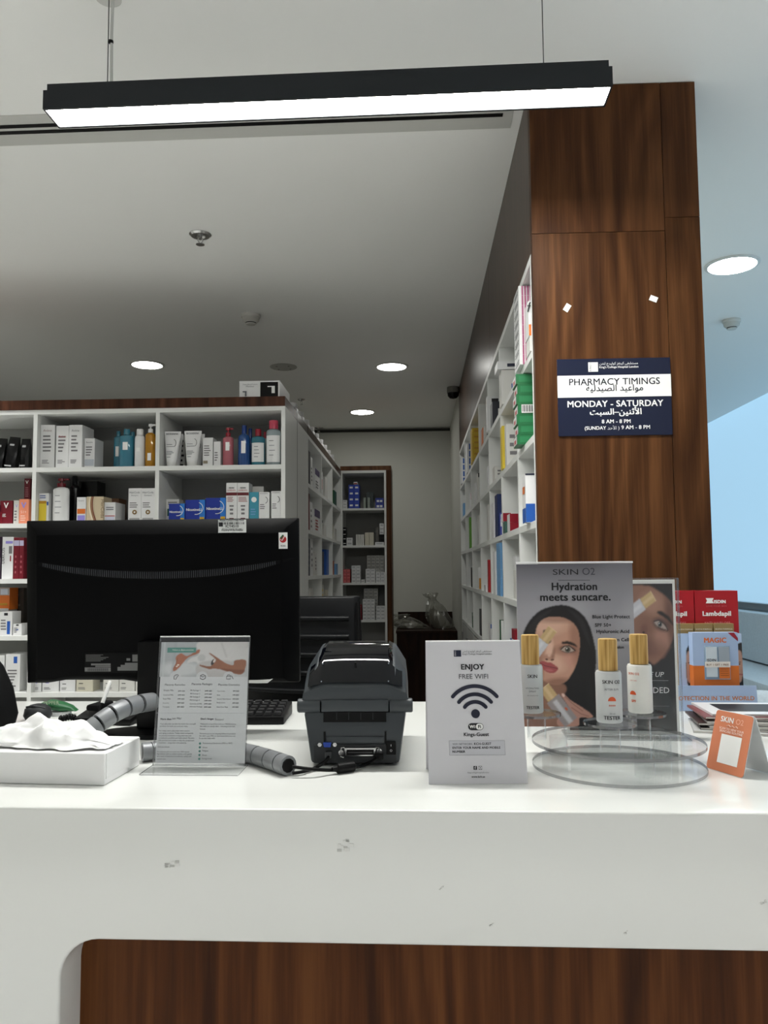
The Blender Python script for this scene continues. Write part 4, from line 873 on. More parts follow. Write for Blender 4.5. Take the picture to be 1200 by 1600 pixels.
# ================================================================== on the counter
def ctr_at(px, py): return on(px, py, CT)

# ---- tissue box
x0, y0 = ctr_at(163, 1228); xb, yb = ctr_at(217, 1197)
TH = at(163, 1178, y0)[1]-CT; TW, TD = .245, yb-y0+.004
rz = -math.atan2(xb-x0-.0, yb-y0)*.9
t = thing('tissue_box', 'white cardboard tissue box with a tissue spilling out on the left', 'tissue box', (x0, y0, CT+.0004), (0, 0, rz))
TB = M((242, 242, 242), .5)
MB().box(-TW, 0, 0, TD, 0, TH, TB).build('body', t, bevel=.0012, seg=1)
MB().box(0, .0012, .004, TD-.002, .009, TH-.001, M((236, 236, 236), .5)).build('end_flap', t)
MB().lathe([(.001, TH+.0004), (.060, TH+.0004)], M((150, 150, 150), .6), 28, c=(-TW*.52, TD*.5, 0), sx=1.25, sy=.55, caps=False).build('slot', t)
from mathutils import noise as mnoise
def tissue():
    """crumpled two-ply tissue: a peaked sheet with sharp creases and a ragged hem"""
    nx, ny = 90, 46; V = []
    tri = lambda q: abs((q % 1)*2-1)                      # sharp fold line
    for j in range(ny):
        for i in range(nx):
            u, v = i/(nx-1), j/(ny-1); a, b = u*2-1, v*2-1
            n1 = mnoise.noise((a*2.1, b*1.7, 3.1)); n2 = mnoise.noise((a*4.5+7, b*4.2, 1.3))
            x = a*.118+.010*n1*(1-abs(b)); y = b*(.046-.020*a*a)+.012*n2*abs(b)
            peak = .036*max(0, 1-((a+.02)/.95)**2)**.8*max(0, 1-(b/1.0)**2)
            f1 = tri(a*1.25+b*.55+.20+.25*n1); f2 = tri(a*2.2-b*.9+.5+.30*n1); f3 = tri(b*1.6+a*.7+.3*n2)
            z = peak*(.62+.38*f1)+.0085*f2*(1-.6*abs(b))+.006*f3*(1-.5*abs(a))+.0018*n2
            hem = max(abs(a), abs(b))**6
            V.append((x, y, TH+.0022+max(0, z*(1-.75*hem))))
    Fq = [(j*nx+i, j*nx+i+1, (j+1)*nx+i+1, (j+1)*nx+i) for j in range(ny-1) for i in range(nx-1)]
    return MB().add(V, Fq, M((246, 246, 246), .8))
o = tissue().build('tissue', t, loc=(-TW*.50, TD*.46, 0), rot=(0, 0, R(-5)), smooth=18)

# ---- black bag, dark pouch, green packet, small clutter to the left
bx, by = ctr_at(20, 1124); t = thing('black_bag', 'rounded black fabric bag at the left edge of the counter', 'bag', (bx-.11, 1.70, CT+.0004))
rings = []
for f, s in ((0, 1.0), (.12, 1.04), (.4, .96), (.65, .80), (.85, .58), (.96, .34), (1.0, .08)):
    rings.append([((.145*s*math.cos(2*math.pi*k/28))*(1+.03*math.sin(3*k)), .07*s**.6*math.sin(2*math.pi*k/28), .19*f) for k in range(28)])
MB().loft(rings, BLACKM).build('body', t, smooth=50)
MB().tube([(.02, -.05, .165), (.06, -.075, .13), (.09, -.08, .08), (.10, -.072, .03)], .006, BLACK, 8).build('strap', t, smooth=40)
px, py = ctr_at(52, 1128); t = thing('dark_pouch', 'soft dark pouch lying beside the green packet', 'pouch', (px, py+.02, CT+.0004))
rings = [[((.030*s)*math.cos(2*math.pi*k/18), .03*s*math.sin(2*math.pi*k/18), .036*f) for k in range(18)] for f, s in ((0, .8), (.3, 1.0), (.7, .9), (.92, .55), (1, .1))]
MB().loft(rings, M((34, 36, 38), .6)).build('body', t, smooth=50)
MB().tube([(-.02, -.012, .030), (0, -.02, .034), (.022, -.012, .028)], .0022, M((60, 62, 64), .5), 6).build('seam', t)
gx, gy = ctr_at(86, 1119); t = thing('green_packet', 'dark green soft packet with pale print on the counter', 'packet', (gx, gy+.015, CT+.0004), (0, 0, R(4)))
GP = M((36, 96, 56), .45)
rings = []
for a, s in ((-.042, .15), (-.036, .7), (-.015, 1.0), (.012, .95), (.032, .6), (.042, .12)):
    rings.append([(a, .022*max(s, .55)*math.cos(2*math.pi*k/14), .011*s+.0115*s*math.sin(2*math.pi*k/14)+(.0125 if a < .0 else .008)) for k in range(14)])
MB().loft(rings, GP).build('body', t, smooth=50)
MB().lathe([(.03, 0), (.03, .008)], CW, 20, sy=.6).build('white_base', t)
text(t, 'PEPPER', M((206, 220, 190), .5), -.008, .0255, -.020, width=.034, bold=.03, res=2, loc=(0, 0, .001))
# small black handset with coiled lead
hx, hy = ctr_at(108, 1134); t = thing('desk_phone', 'small black phone with coiled lead behind the tissue box', 'phone', (hx+.028, hy+.04, CT+.0004), (0, 0, R(-8)))
mb = MB(); mb.extrude_x([(-.03, 0), (.05, 0), (.05, .030), (-.03, .014)], -.02, .11, BLACK); mb.build('base', t, bevel=.003)
mb = MB(); mb.box(.0, .03, -.02, .05, .026, .040, BLACKM); mb.build('handset', t, bevel=.006)
mb = MB()
for k in range(6): mb.lathe([(.0055, -.0025), (.0075, 0), (.0055, .0025)], BLACK, 12, c=(-.028-.0065*k, -.014, .0104+.002*math.sin(k)), axis='X')
mb.build('coiled_lead', t, smooth=40)
# marker / test vial leaning on the phone
p0 = Vector((*at(152, 1122, 1.475)[:1], 1.475, at(152, 1122, 1.475)[1])); p1 = Vector((*at(172, 1064, 1.50)[:1], 1.50, at(172, 1064, 1.50)[1]))
t = thing('marker_pen', 'slim black and white printed marker leaning upright left of the leaflet', 'pen', tuple(p0))
d = p1-p0; t.rotation_euler = d.to_track_quat('Z', 'Y').to_euler(); ln = d.length
MB().lathe([(.0015, 0), (.0028, .004), (.0032, ln*.40)], BLACK, 14).build('grip', t, smooth=40)
MB().lathe([(.0036, ln*.40), (.0036, ln*.97), (.003, ln)], WHITEP, 14).build('barrel', t, smooth=40)
mb = MB(); rnd = random.Random(2)
for k in range(12): 
    z = ln*(.45+.042*k); mb.box(rnd.uniform(-.002, -.0005), rnd.uniform(.0005, .002), -.0042, -.0034, z, z+ln*.02, INK)
mb.build('print', t)['kind'] = 'stuff'

# ---- monitor (seen from behind)
MY = 1.63
mx0 = at(43, 930, MY)[0]; mx1 = at(467.5, 930, MY)[0]; MW = mx1-mx0; mz0 = at(250, 1068, MY)[1]; mz1 = at(250, 812.5, MY)[1]; MHt = mz1-mz0
t = thing('computer_monitor', 'large black computer monitor seen from behind on the counter', 'monitor', ((mx0+mx1)/2, MY, CT+.0004))
TILT = R(3.5)
ob = (0, 0, mz0-CT)
W2 = MW/2; MBK = M((5, 5, 6), .55, spec=.08)
mb = MB()
def ring(y, ix, zt, zb, sag=0.0):
    n = 14; top = [(-W2+ix+(MW-2*ix)*k/n, y, MHt-zt) for k in range(n+1)]
    bot = [(W2-ix-(MW-2*ix)*k/n, y, zb+sag*0-(.006*math.sin(math.pi*k/n)*0)+(.006*(abs(k/n-.78) < .14))) for k in range(n+1)]
    return top+bot
mb.loft([ring(.022, 0, 0, 0), ring(.008, 0, 0, 0), ring(-.004, .022, .018, .004), ring(-.012, .03, .03, .012)], MBK)
body = mb.build('back_shell', t, loc=ob, rot=(TILT, 0, 0), bevel=.0015, seg=1)
MB().box(-W2+.004, W2-.004, .022, .028, .004, MHt-.004, BLACK).build('bezel', t, loc=ob, rot=(TILT, 0, 0))
MB().box(-W2+.012, W2-.012, .0275, .0285, .02, MHt-.012, M((14, 16, 22), .1)).build('screen', t, loc=ob, rot=(TILT, 0, 0))
# curved vent band with ribs
vz = lambda x: MHt-.078-.026*(1-(x/W2)**2)
vh = lambda x: .016*max(0, 1-(x/W2)**4)
xs = np.linspace(-W2+.008, W2-.008, 41)
va = [(x, -.0125 if abs(x) < W2-.03 else -.0125+.014*(abs(x)-W2+.03)/.03, vz(x)) for x in xs]; vb = [(a, b-.0002, c-vh(a)-.001) for a, b, c in va]
vent = MB().loft([va, vb], M((12, 12, 13), .5, spec=.1), closed=False).build('vent_band', t, loc=ob, rot=(TILT, 0, 0), fix=False)
mb = MB()
for k in range(110):
    x = -W2+.045+(MW-.09)*k/109; z = vz(x); mb.box(x-.0008, x+.0008, -.0148, -.0124, z-vh(x)*.98, z-vh(x)*.12, M((66, 68, 72), .4, spec=.2))
r_ = mb.build('vent_ribs', vent); r_['kind'] = 'stuff'
# asset sticker, approval sticker, rating plate
def onmon(px, py):
    X, Z = at(px, py, MY-.012); return X-(mx0+mx1)/2, Z-mz0
def mpart(o): o.location = ob; o.rotation_euler = (TILT, 0, 0); return o
sx0, sz1 = onmon(345, 812.5); sx1, sz0 = onmon(388, 832)
st = mpart(MB().box(sx0, sx1, -.0135, -.0127, sz0, min(sz1, MHt-.002), M((222, 224, 222), .4)).build('asset_sticker', t))
mb = MB(); rnd = random.Random(9); ww = sx1-sx0
for k in range(26):
    if rnd.random() < .68: x = sx0+ww*(.2+.74*k/26); mb.front(x, sz0+.0165, x+ww*.018, sz0+.021, -.0142, INK)
mb.front(sx0+ww*.02, sz0+.0125, sx0+ww*.17, sz0+.021, -.0142, INK); mb.build('barcode', st, fix=False)
text(st, 'ICT4510', INK, (sx0+sx1)/2, sz0+.0105, -.0142, width=ww*.46, bold=.02); text(st, 'Please Contact Help Desk', INK, (sx0+sx1)/2, sz0+.0222, -.0142, width=ww*.86, res=2, bold=.02)
text(st, 'DO NOT REMOVE THIS LABEL', INK, (sx0+sx1)/2, sz0+.0062, -.0142, width=ww*.7, res=2, bold=.02); text(st, 'Property of the hospital', INK, (sx0+sx1)/2, sz0+.0025, -.0142, width=ww*.76, res=2, bold=.02)
a0, b1 = onmon(438, 832); a1, b0 = onmon(451.5, 857); aw = a1-a0; ah = b1-b0
st = mpart(MB().box(a0, a1, -.0135, -.0127, b0, b1, WHITEP).build('approval_sticker', t))
MB().lathe([(.0068, 0), (.0068, .0006)], M((186, 20, 26), .4), 22, c=((a0+a1)/2, -.0137, b0+ah*.58), axis='Y').build('red_disc', st)
MB().extrude([((a0+a1)/2-.006, b0+ah*.66), ((a0+a1)/2-.001, b0+ah*.86), ((a0+a1)/2+.002, b0+ah*.84), ((a0+a1)/2-.003, b0+ah*.60)], -.0150, -.0145, M((20, 90, 50), .4)).build('green_leaf', st)
MB().tube([((a0+a1)/2-.005, -.0153, b0+ah*.58), ((a0+a1)/2-.002, -.0153, b0+ah*.50), ((a0+a1)/2+.004, -.0153, b0+ah*.80)], .0008, WHITEP, 5).build('tick', st)
text(st, 'ECAS', INK, (a0+a1)/2, b0+ah*.14, -.0142, width=aw*.5, res=2, bold=.03)
p0x, p1z = onmon(134, 1019); p1x, p0z = onmon(216, 1051); pw, ph_ = p1x-p0x, p1z-p0z
st = mpart(MB().box(p0x, p1x, -.0131, -.0127, p0z, p1z, M((8, 8, 9), .5, spec=.15)).build('rating_plate', t))
G = M((120, 120, 120), .5); mb = MB()
for u0, v0, u1, v1 in ((0, .08, .49, .28), (.12, .38, .49, .47), (.2, .3, .49, .36), (.62, .12, 1, .30), (.68, .3, 1, .4), (.76, .4, 1, .5), (.9, .56, 1, .9), (.79, .6, .86, .72)):
    mb.front(p0x+u0*pw, p0z+v0*ph_, p0x+u1*pw, p0z+v1*ph_, -.0135, G)
for k in range(22): mb.front(p0x+pw*(.06+.018*k), p0z+.1*ph_, p0x+pw*(.068+.018*k), p0z+.24*ph_, -.0138, INK)
for k in range(6): mb.front(p0x+.02*pw, p0z+(.58+.06*k)*ph_, p0x+(.3+.05*(k % 4))*pw, p0z+(.60+.06*k)*ph_, -.0135, G)
o = mb.build('rating_print', st, fix=False); o['kind'] = 'stuff'
tgx, tgz = onmon(388, 1063); tg2, _ = onmon(428, 1063)
mb = MB(); mb.loft([[(tgx-.03, -.020, tgz+.001), (tgx+.02, -.022, tgz+.0015), (tg2-.006, -.024, tgz+.003), (tg2, -.021, tgz+.004)], [(tgx-.03, -.022, tgz-.004), (tgx+.02, -.025, tgz-.0045), (tg2-.010, -.027, tgz-.004), (tg2-.004, -.024, tgz+.001)]], WHITEP, closed=False); mb.build('paper_tag', t, loc=ob)
# neck and foot
MB().box(-.035, .075, -.045, -.0135, .0135, .185, BLACK).build('neck', t, bevel=.004)
mb = MB(); mb.lathe([(.10, 0), (.10, .008), (.06, .014)], BLACK, 36, c=(.02, -.030, 0), sx=1.25, sy=.52); mb.build('foot', t, smooth=35)

# ---- cable looms with silver spiral wrap
WRAP = M((132, 134, 137), .4, metal=.25)
def loom(name, label, pts, r, nseg, gap=.14, tilt=0):
    P = [Vector(p) for p in pts]; t = thing(name, label, 'cable', tuple(P[0])); o = P[0]
    Q = [np.array(p-o) for p in P]; dense = []
    for i in range(len(Q)-1):
        a, b, c, d = Q[max(i-1, 0)], Q[i], Q[i+1], Q[min(i+2, len(Q)-1)]
        for k in range(48):
            s = k/48; dense.append(.5*((2*b)+(-a+c)*s+(2*a-5*b+4*c-d)*s*s+(-a+3*b-3*c+d)*s**3))
    dense.append(Q[-1]); MB().tube(dense, r*.72, BLACK, 10).build('cable_core', t, smooth=50)
    n = len(dense)-1
    for k in range(nseg):
        a, b = k/nseg, (k+1-gap)/nseg; pp = [dense[int(round((a+(b-a)*j/5)*n))] for j in range(6)]
        q = [pp[0]];  [q.append(x) for x in pp[1:] if np.linalg.norm(x-q[-1]) > 1e-5]
        MB().tube(q, r, WRAP, 18).build('wrap_segment', t, smooth=50)
    return t
def w3(px, py, Y): X, Z = at(px, py, Y); return (X, Y, Z)
loom('cable_loom', 'silver spiral-wrapped cable loom rising to the monitor behind the tissue box', [w3(138, 1143, 1.43), w3(160, 1126, 1.45), w3(186, 1110, 1.48), w3(212, 1101, 1.52), w3(240, 1096, 1.565)], .0175, 5)
r2 = .0155
loom('cable_loom', 'silver spiral-wrapped cable loom lying behind the acrylic leaflet stand', [(*on(222, 1176, CT+r2), CT+r2+.0005), (*on(300, 1168, CT+r2), CT+r2+.0005), (*on(385, 1177, CT+r2), CT+r2+.0005), (*on(451, 1197, CT+r2), CT+r2+.0005)], r2, 12, .10)

# ---- keyboard, paper slips
kx, ky = ctr_at(388, 1135); kx1 = ctr_at(443, 1133)[0]
t = thing('keyboard', 'black computer keyboard half hidden behind the leaflet stand', 'keyboard', (kx1-.22, ky+.012, CT+.0004), (0, 0, R(1.5)))
mb = MB(); mb.extrude_x([(0, 0), (.14, 0), (.14, .026), (0, .016)], -.075, .22, BLACK); mb.build('base', t, bevel=.002)
key = MB(); key.loft([[(-.008, -.008, 0), (.008, -.008, 0), (.008, .008, 0), (-.008, .008, 0)], [(-.0062, -.0062, .006), (.0062, -.0062, .006), (.0062, .0062, .006), (-.0062, .0062, .006)]], M((26, 26, 28), .5))
k0 = None
for r in range(5):
    for c in range(7, 22):
        if k0 is None: k0 = key.build('key', t); ob_ = k0
        else: ob_ = k0.copy(); COL.objects.link(ob_); ob_.parent = t
        ob_.location = (-.205+.0195*c, .016+.026*r, .0172+.00186*r+.001); ob_.rotation_euler = (R(4.1), 0, 0)
def sheet(name, label, pts, mat=None):
    o = MB().add([(x, y, z) for x, y, z in pts], [(0, 1, 2, 3)], mat or PAPER).build(name); m = o.modifiers.new('thickness', 'SOLIDIFY'); m.thickness = .0004
    mb = MB(); c = [Vector(p) for p in pts]
    for k in range(4):
        u = .2+.16*k; a = c[0].lerp(c[3], u).lerp(c[1].lerp(c[2], u), .15); b = c[0].lerp(c[3], u).lerp(c[1].lerp(c[2], u), .75); w_ = (c[3]-c[0])*.012; z_ = Vector((0, 0, .0009))
        mb.quad(a+z_, b+z_, b+w_+z_, a+w_+z_, GREYINK)
    mb.build('print', o, fix=False)
    return tag(o, label, 'paper')
a = ctr_at(380, 1112); b = ctr_at(400, 1112); c = ctr_at(406, 1099); d = ctr_at(380, 1099)
sheet('paper_slip', 'white paper slip behind the keyboard beside the leaflet stand', [(*a, CT+.001), (*b, CT+.001), (*c, CT+.001), (*d, CT+.001)])

# ---- office chair behind the counter
cx = at(452, 1000, 2.42)[0]
t = thing('office_chair', 'black ribbed office chair behind the monitor', 'chair', (cx, 2.46, 0), (0, 0, R(-14)))
ctop = at(500, 932, 2.42)[1]; cbot = .62
mb = MB(); n = 15; LE = M((14, 15, 17), .4, spec=.3)
def chair_ring(z, f):
    w_ = .235*(1-.12*abs(f-.35)); yy = .05*(1-f)**2
    return [(w_*s, yy-.035*(s*s)*-1+off, z) for s, off in ((-1, -.012), (-.92, -.025), (-.5, -.03), (0, -.03), (.5, -.03), (.92, -.025), (1, -.012), (.92, .014), (.5, .02), (0, .02), (-.5, .02), (-.92, .014))]
mb.loft([chair_ring(cbot+(ctop-cbot)*k/n, k/n) for k in range(n+1)], LE); bk = mb.build('backrest', t, bevel=.006, seg=2, smooth=60)
for k in range(11):
    z = cbot+(ctop-cbot)*(.16+.075*k); MB().tube([(s*.19, .05*(1-(.16+.075*k))**2+.035*(s*.81)**2-.034, z) for s in np.linspace(-1, 1, 9)], .008, M((16, 17, 19), .4, spec=.25), 8).build('rib', bk, smooth=50)
mb = MB(); mb.tube([(.232, -.02, cbot+.04), (.238, -.035, (cbot+ctop)/2), (.215, .0, ctop-.02)], .006, BLACK, 8); mb.build('edge_trim', bk, smooth=50)
mb = MB(); mb.box(-.24, .24, .02, .50, .44, .52, LE); mb.build('seat', t, bevel=.03, seg=3)
for s in (-1, 1): 
    MB().tube([(s*.26, .06, .47), (s*.29, .06, .62), (s*.29, .12, .68), (s*.29, .38, .68)], .016, BLACK, 8).build('armrest', t, smooth=40)
MB().tube([(0, .26, .10), (0, .26, .44)], .025, CHROME, 14).build('gas_lift', t)
for k in range(5):
    a = R(72*k); MB().tube([(0, .26, .10), (.28*math.cos(a), .26+.28*math.sin(a), .06)], .018, BLACK, 8).build('base_spoke', t); MB().lathe([(.028, -.012), (.028, .012)], BLACK, 14, c=(.28*math.cos(a), .26+.28*math.sin(a), .0285), axis='X').build('caster', t)
# dark divider wall of the desk behind (closes the view under the shelves)

# ---- label printer (back towards us)
PYB = 1.345
pc = at(555, 1190, PYB)[0]
t = thing('label_printer', 'dark grey desktop label printer with its ports facing us', 'printer', (pc, PYB, CT+.0004), (0, 0, R(.8)))
PG, PG2 = M((58, 63, 67), .4), M((42, 45, 48), .5)
s_ = PYB/F
def prof(w0, w1, z0, z1, y, inset=0): return [(-w0, y, z0), (w0, y, z0), (w1, y, z1), (-w1, y, z1)]
mb = MB()
mb.loft([[(-.073, 0, .004), (.073, 0, .004), (.085, 0, .088), (-.085, 0, .088)], [(-.073, .25, .004), (.073, .25, .004), (.088, .25, .088), (-.088, .25, .088)]], PG)
mb.build('lower_body', t, bevel=.005, seg=2)
for sx_ in (-1, 1):
    for yy in (.02, .22): MB().lathe([(.008, 0), (.008, .005)], BLACK, 12, c=(sx_*.055, yy, 0)).build('rubber_foot', t)
# hinge bar
MB().box(-.056, .056, -.004, .012, .088, .108, PG).build('hinge_block', t, bevel=.002)
for sx_ in (-1, 1):
    MB().lathe([(.0118, sx_*.058), (.0118, sx_*.094), (.010, sx_*.096)], PG, 20, c=(0, .006, .0975), axis='X').build('hinge_barrel', t, smooth=40)
    MB().box(sx_*.056-.009*(sx_ > 0)*0, sx_*.056+.010*sx_, -.0062, -.004, .094, .101, PG2).build('hinge_notch', t) if False else None
# lid: lofted dome with chamfered shoulders
stn = [(0.0, .104, .128, .0), (.004, .104, .134, .0), (.03, .104, .163, 0), (.055, .104, .179, 0), (.09, .104, .188, 0), (.14, .104, .191, 0), (.19, .104, .180, 0), (.23, .104, .150, 0), (.252, .104, .112, 0)]
def lid_ring(y, z0, zt, grow=0.0, w=.089, wt=.055):
    zs = z0+(zt-z0)*.62
    return [(-w, y, z0), (w, y, z0), (w*.985+grow, y, zs*.5+z0*.5), (w*.955+grow, y, zs), (wt+.012, y, zt-.004+grow), (wt, y, zt+grow), (-wt, y, zt+grow), (-wt-.012, y, zt-.004+grow), (-w*.955-grow, y, zs), (-w*.985-grow, y, zs*.5+z0*.5)]
mb = MB(); mb.loft([lid_ring(y, a, b) for y, a, b, _ in stn], PG); lid = mb.build('lid', t, bevel=.002, seg=2)
WINM = M((3, 4, 9), .05, spec=.4)
def win_line(y, zt, z0=.104):
    zs = z0+(zt-z0)*.62; w = .089; wt = .055; g_ = .0012
    return [(-w*.955+.006, y-.0022, zs+.006), (-wt-.006, y-.0015, zt-.003+g_), (-wt, y-.0015, zt+g_), (wt, y-.0015, zt+g_), (wt+.006, y-.0015, zt-.003+g_), (w*.955-.006, y-.0022, zs+.006)]
MB().loft([win_line(y, z) for y, z in ((.003, .1342), (.03, .1634), (.055, .1794), (.09, .1885), (.14, .1915), (.18, .1835))], WINM, closed=False).build('window', lid, smooth=25, fix=True)
for sx_ in (-1, 1):
    for yy, zz in ((.006, .1375), (.030, .164)): MB().lathe([(.0012, 0), (.0012, .0012)], M((150, 160, 170), .2), 8, c=(sx_*.056, yy-.003, zz), axis='Y').build('window_rivet', lid)
MB().box(-.0018, .0018, .022, .026, .150, .166, BLACK).build('window_latch', lid)
# recess with media slot, cable bracket, ports
MB().box(-.052, .052, -.0052, .001, .072, .088, BLACK).build('media_slot', t)
for k in range(4): MB().box(-.03+.02*k-.0004, -.03+.02*k+.0004, -.006, -.0052, .076, .0885, PG2).build('slot_tooth', t)
mb = MB(); mb.box(-.052, -.049, -.0025, .001, .034, .056, BLACK); mb.build('bracket_groove', t)
mb = MB(); mb.box(.049, .052, -.0025, .001, .034, .056, BLACK); mb.build('bracket_groove', t)
MB().tube([(-.050, -.0015, .036), (-.048, -.0025, .034), (.048, -.0025, .034), (.050, -.0015, .036)], .0014, PG2, 8).build('bracket_edge', t)
MB().box(-.047, .047, -.003, .001, .0375, .048, PG).build('grip_pad', t, bevel=.001)
MB().box(-.068, .068, -.0012, .001, .005, .034, PG2).build('port_panel', t)
def pp(px, py): X, Z = at(px, py, PYB-.002); return X-pc, Z-CT
x, z = pp(511.5, 1163.5)
pt = MB().extrude([(x-.0068, z+.0038), (x-.0055, z-.0038), (x+.0055, z-.0038), (x+.0068, z+.0038)], -.0065, -.001, M((40, 80, 190), .35)).build('serial_port', t, bevel=.0006, seg=1)
mb = MB(); [mb.lathe([(.0006, 0), (.0006, .0006)], M((20, 40, 110), .4), 6, c=(x-.004+.002*k+(.001 if j else 0), -.0066, z+(.0013 if j == 0 else -.0013)), axis='Y') for j in range(2) for k in range(5-j)]; mb.build('pin_holes', pt)['kind'] = 'stuff'
for s in (-1, 1): MB().lathe([(.0036, 0), (.0036, .003), (.0022, .003), (.0018, .0045)], CHROME, 6, c=(x+s*.0125, -.0012, z), axis='Y').build('hex_nut', t)
x, z = pp(563, 1175)
pt = MB().extrude([(x-.027, z+.0066), (x-.024, z-.0066), (x+.024, z-.0066), (x+.027, z+.0066)], -.006, -.001, CHROME).build('parallel_port', t, bevel=.0008, seg=1)
MB().box(x-.0225, x+.0225, -.0075, -.0055, z-.004, z+.0042, BLACK).build('socket', pt)
MB().box(x-.02, x+.02, -.0085, -.0075, z-.0009, z+.0009, M((60, 60, 62), .4)).build('contact_bar', pt)
for s in (-1, 1):
    MB().lathe([(.0045, 0), (.0045, .0035), (.0024, .0035)], CHROME, 16, c=(x+s*.0315, -.0012, z+.001*s), axis='Y').build('screw_post', pt); MB().tube([(x+s*.026, -.008, z+.008), (x+s*.031, -.0085, z+.008), (x+s*.033, -.0085, z-.006), (x+s*.027, -.008, z-.008)], .0009, CHROME, 6).build('wire_clip', pt)
x, z = pp(611, 1169)
sw = MB().box(x-.0078, x+.0078, -.0045, -.001, z-.0105, z+.0105, BLACK).build('power_switch', t, bevel=.0008, seg=1)
MB().box(x-.0004, x+.0004, -.0052, -.0044, z+.003, z+.006, WHITEP).build('on_mark', sw)
mb = MB(); mb.tube([(x+.0016*math.cos(R(a)), -.0048, z-.004+.0016*math.sin(R(a))) for a in range(0, 361, 30)], .0003, WHITEP, 5); mb.build('off_mark', sw)
x, z = pp(514, 1178); MB().box(x-.0055, x+.0055, -.014, -.001, z-.005, z+.005, M((62, 64, 66), .45)).build('usb_plug', t, bevel=.001, seg=1); ux, uz = x, z
x, z = pp(592, 1181); MB().box(x-.008, x+.008, -.018, -.001, z-.004, z+.006, BLACK).build('power_plug', t, bevel=.002)
# printer leads
def lead(name, label, pts, r=.0028):
    P = [np.array(p) for p in pts]; dense = []
    for i in range(len(P)-1):
        a, b, c, d = P[max(i-1, 0)], P[i], P[i+1], P[min(i+2, len(P)-1)]
        for k in range(8):
            s = k/8; dense.append(.5*((2*b)+(-a+c)*s+(2*a-5*b+4*c-d)*s*s+(-a+3*b-3*c+d)*s**3))
    dense.append(P[-1]); t = thing(name, label, 'cable', tuple(P[0])); MB().tube([p-P[0] for p in dense], r, BLACK, 8).build('sheath', t, smooth=60); return t, P[0]
c1 = lambda px, py, h=.0046: (*on(px, py, CT+h), CT+h)
t1, o1 = lead('data_cable', 'black data cable running from the printer plug to the cable loom', [w3(513, 1183, PYB-.018), w3(509, 1189, PYB-.028), c1(492, 1200), c1(472, 1206), c1(457, 1208, .0046)])
t2, o2 = lead('power_cable', 'black power cable with ferrite bead in front of the printer', [w3(590, 1183, PYB-.029), c1(574, 1193, .006), c1(556, 1199, .006), c1(524, 1203, .006), c1(490, 1202, .012), c1(457, 1198, .016)])
fa, fb = np.array(c1(526, 1201, .0085)), np.array(c1(554, 1197, .0085))
MB().tube([fa-o2, fa-o2+(fb-fa)*.06, fa-o2+(fb-fa)*.94, fb-o2], [.006, .008, .008, .006], BLACK, 14).build('ferrite_bead', t2, smooth=30)
for f, e in ((0, -1), (1, 1)):
    p = fa+(fb-fa)*f-o2; d = (fb-fa)/np.linalg.norm(fb-fa)*e; MB().tube([p, p+d*.008], [.0055, .003], BLACK, 10).build('strain_relief', t2, smooth=30)

# ---- acrylic leaflet stand
hx0, hy = ctr_at(237, 1200); hx1 = ctr_at(384, 1199)[0]; HW = hx1-hx0
LEAN = math.atan(.030/.205)
t = thing('leaflet_stand', 'clear acrylic stand holding a printed price leaflet left of the printer', 'sign holder', ((hx0+hx1)/2, hy+.004, CT+.0006), (0, 0, R(-1)))
HH = .212
for y in (-.0036, .0012): MB().sheet(-HW/2, HW/2, y, y+.0022, .002, HH, ACRYLIC, ACR_EDGE).build('acrylic_sheet', t, rot=(-LEAN, 0, 0), bevel=.0004, seg=1)
MB().box(-HW/2, HW/2, -.0036, .0034, HH+.0002, HH+.0022, M((214, 216, 216), .15)).build('top_fold', t, rot=(-LEAN, 0, 0), bevel=.0008, seg=1)
MB().sheet(-HW/2-.002, HW/2+.002, -.058, .012, 0, .0028, ACRYLIC, ACR_EDGE).build('foot', t, bevel=.0006, seg=1)
lf = MB().box(-HW/2+.004, HW/2-.001, -.0009, .0003, .006, HH-.008, M((216, 217, 220), .6)).build('leaflet', t, rot=(-LEAN, 0, 0))
# leaflet print, traced in the 1200-px zoom of [230,980,480,1230]
lx = lambda u: -HW/2+.004+(HW-.005)*(u-92)/(765-92)
lzf = lambda v: .006+(HH-.014)*(1052-v)/(1052-80)
cv = Canvas(92, 80, 765, 365, 170, 72, (196, 198, 200))
cv.poly([(92, 80), (380, 80), (380, 365), (92, 365)], (176, 180, 184), 4, smooth=False); cv.ell(250, 300, 160, 60, (206, 208, 210), 0, .6); cv.line([(205, 80), (190, 365)], 20, (160, 164, 170), .6, 20); cv.line([(120, 80), (118, 365)], 12, (200, 204, 206), .8, 12)
cv.poly([(390, 80), (770, 80), (770, 240), (660, 230), (640, 250), (610, 365), (400, 365), (380, 250), (300, 250), (330, 210), (390, 180)], (214, 212, 212), 2)
cv.poly([(395, 250), (640, 240), (600, 365), (400, 365)], (184, 180, 180), 4, .7); cv.line([(560, 90), (600, 200)], 14, (190, 188, 188), .6, 12); cv.ell(410, 210, 30, 30, (196, 196, 196), 0, .4)
SK = (158, 108, 86); SKD = (122, 78, 60)
cv.poly([(668, 232), (750, 230), (748, 300), (720, 345), (650, 335), (560, 305), (500, 300), (470, 302), (405, 280), (402, 268), (470, 280), (500, 262), (520, 225), (470, 180), (475, 172), (540, 215), (600, 255), (655, 270)], SK, 1); cv.poly([(560, 300), (650, 330), (720, 340), (745, 310), (650, 305)], SKD, 3, .7); cv.ell(498, 246, 12, 26, (70, 66, 66), 20, .3); cv.ell(508, 236, 7, 14, (220, 210, 204), 20, .3)
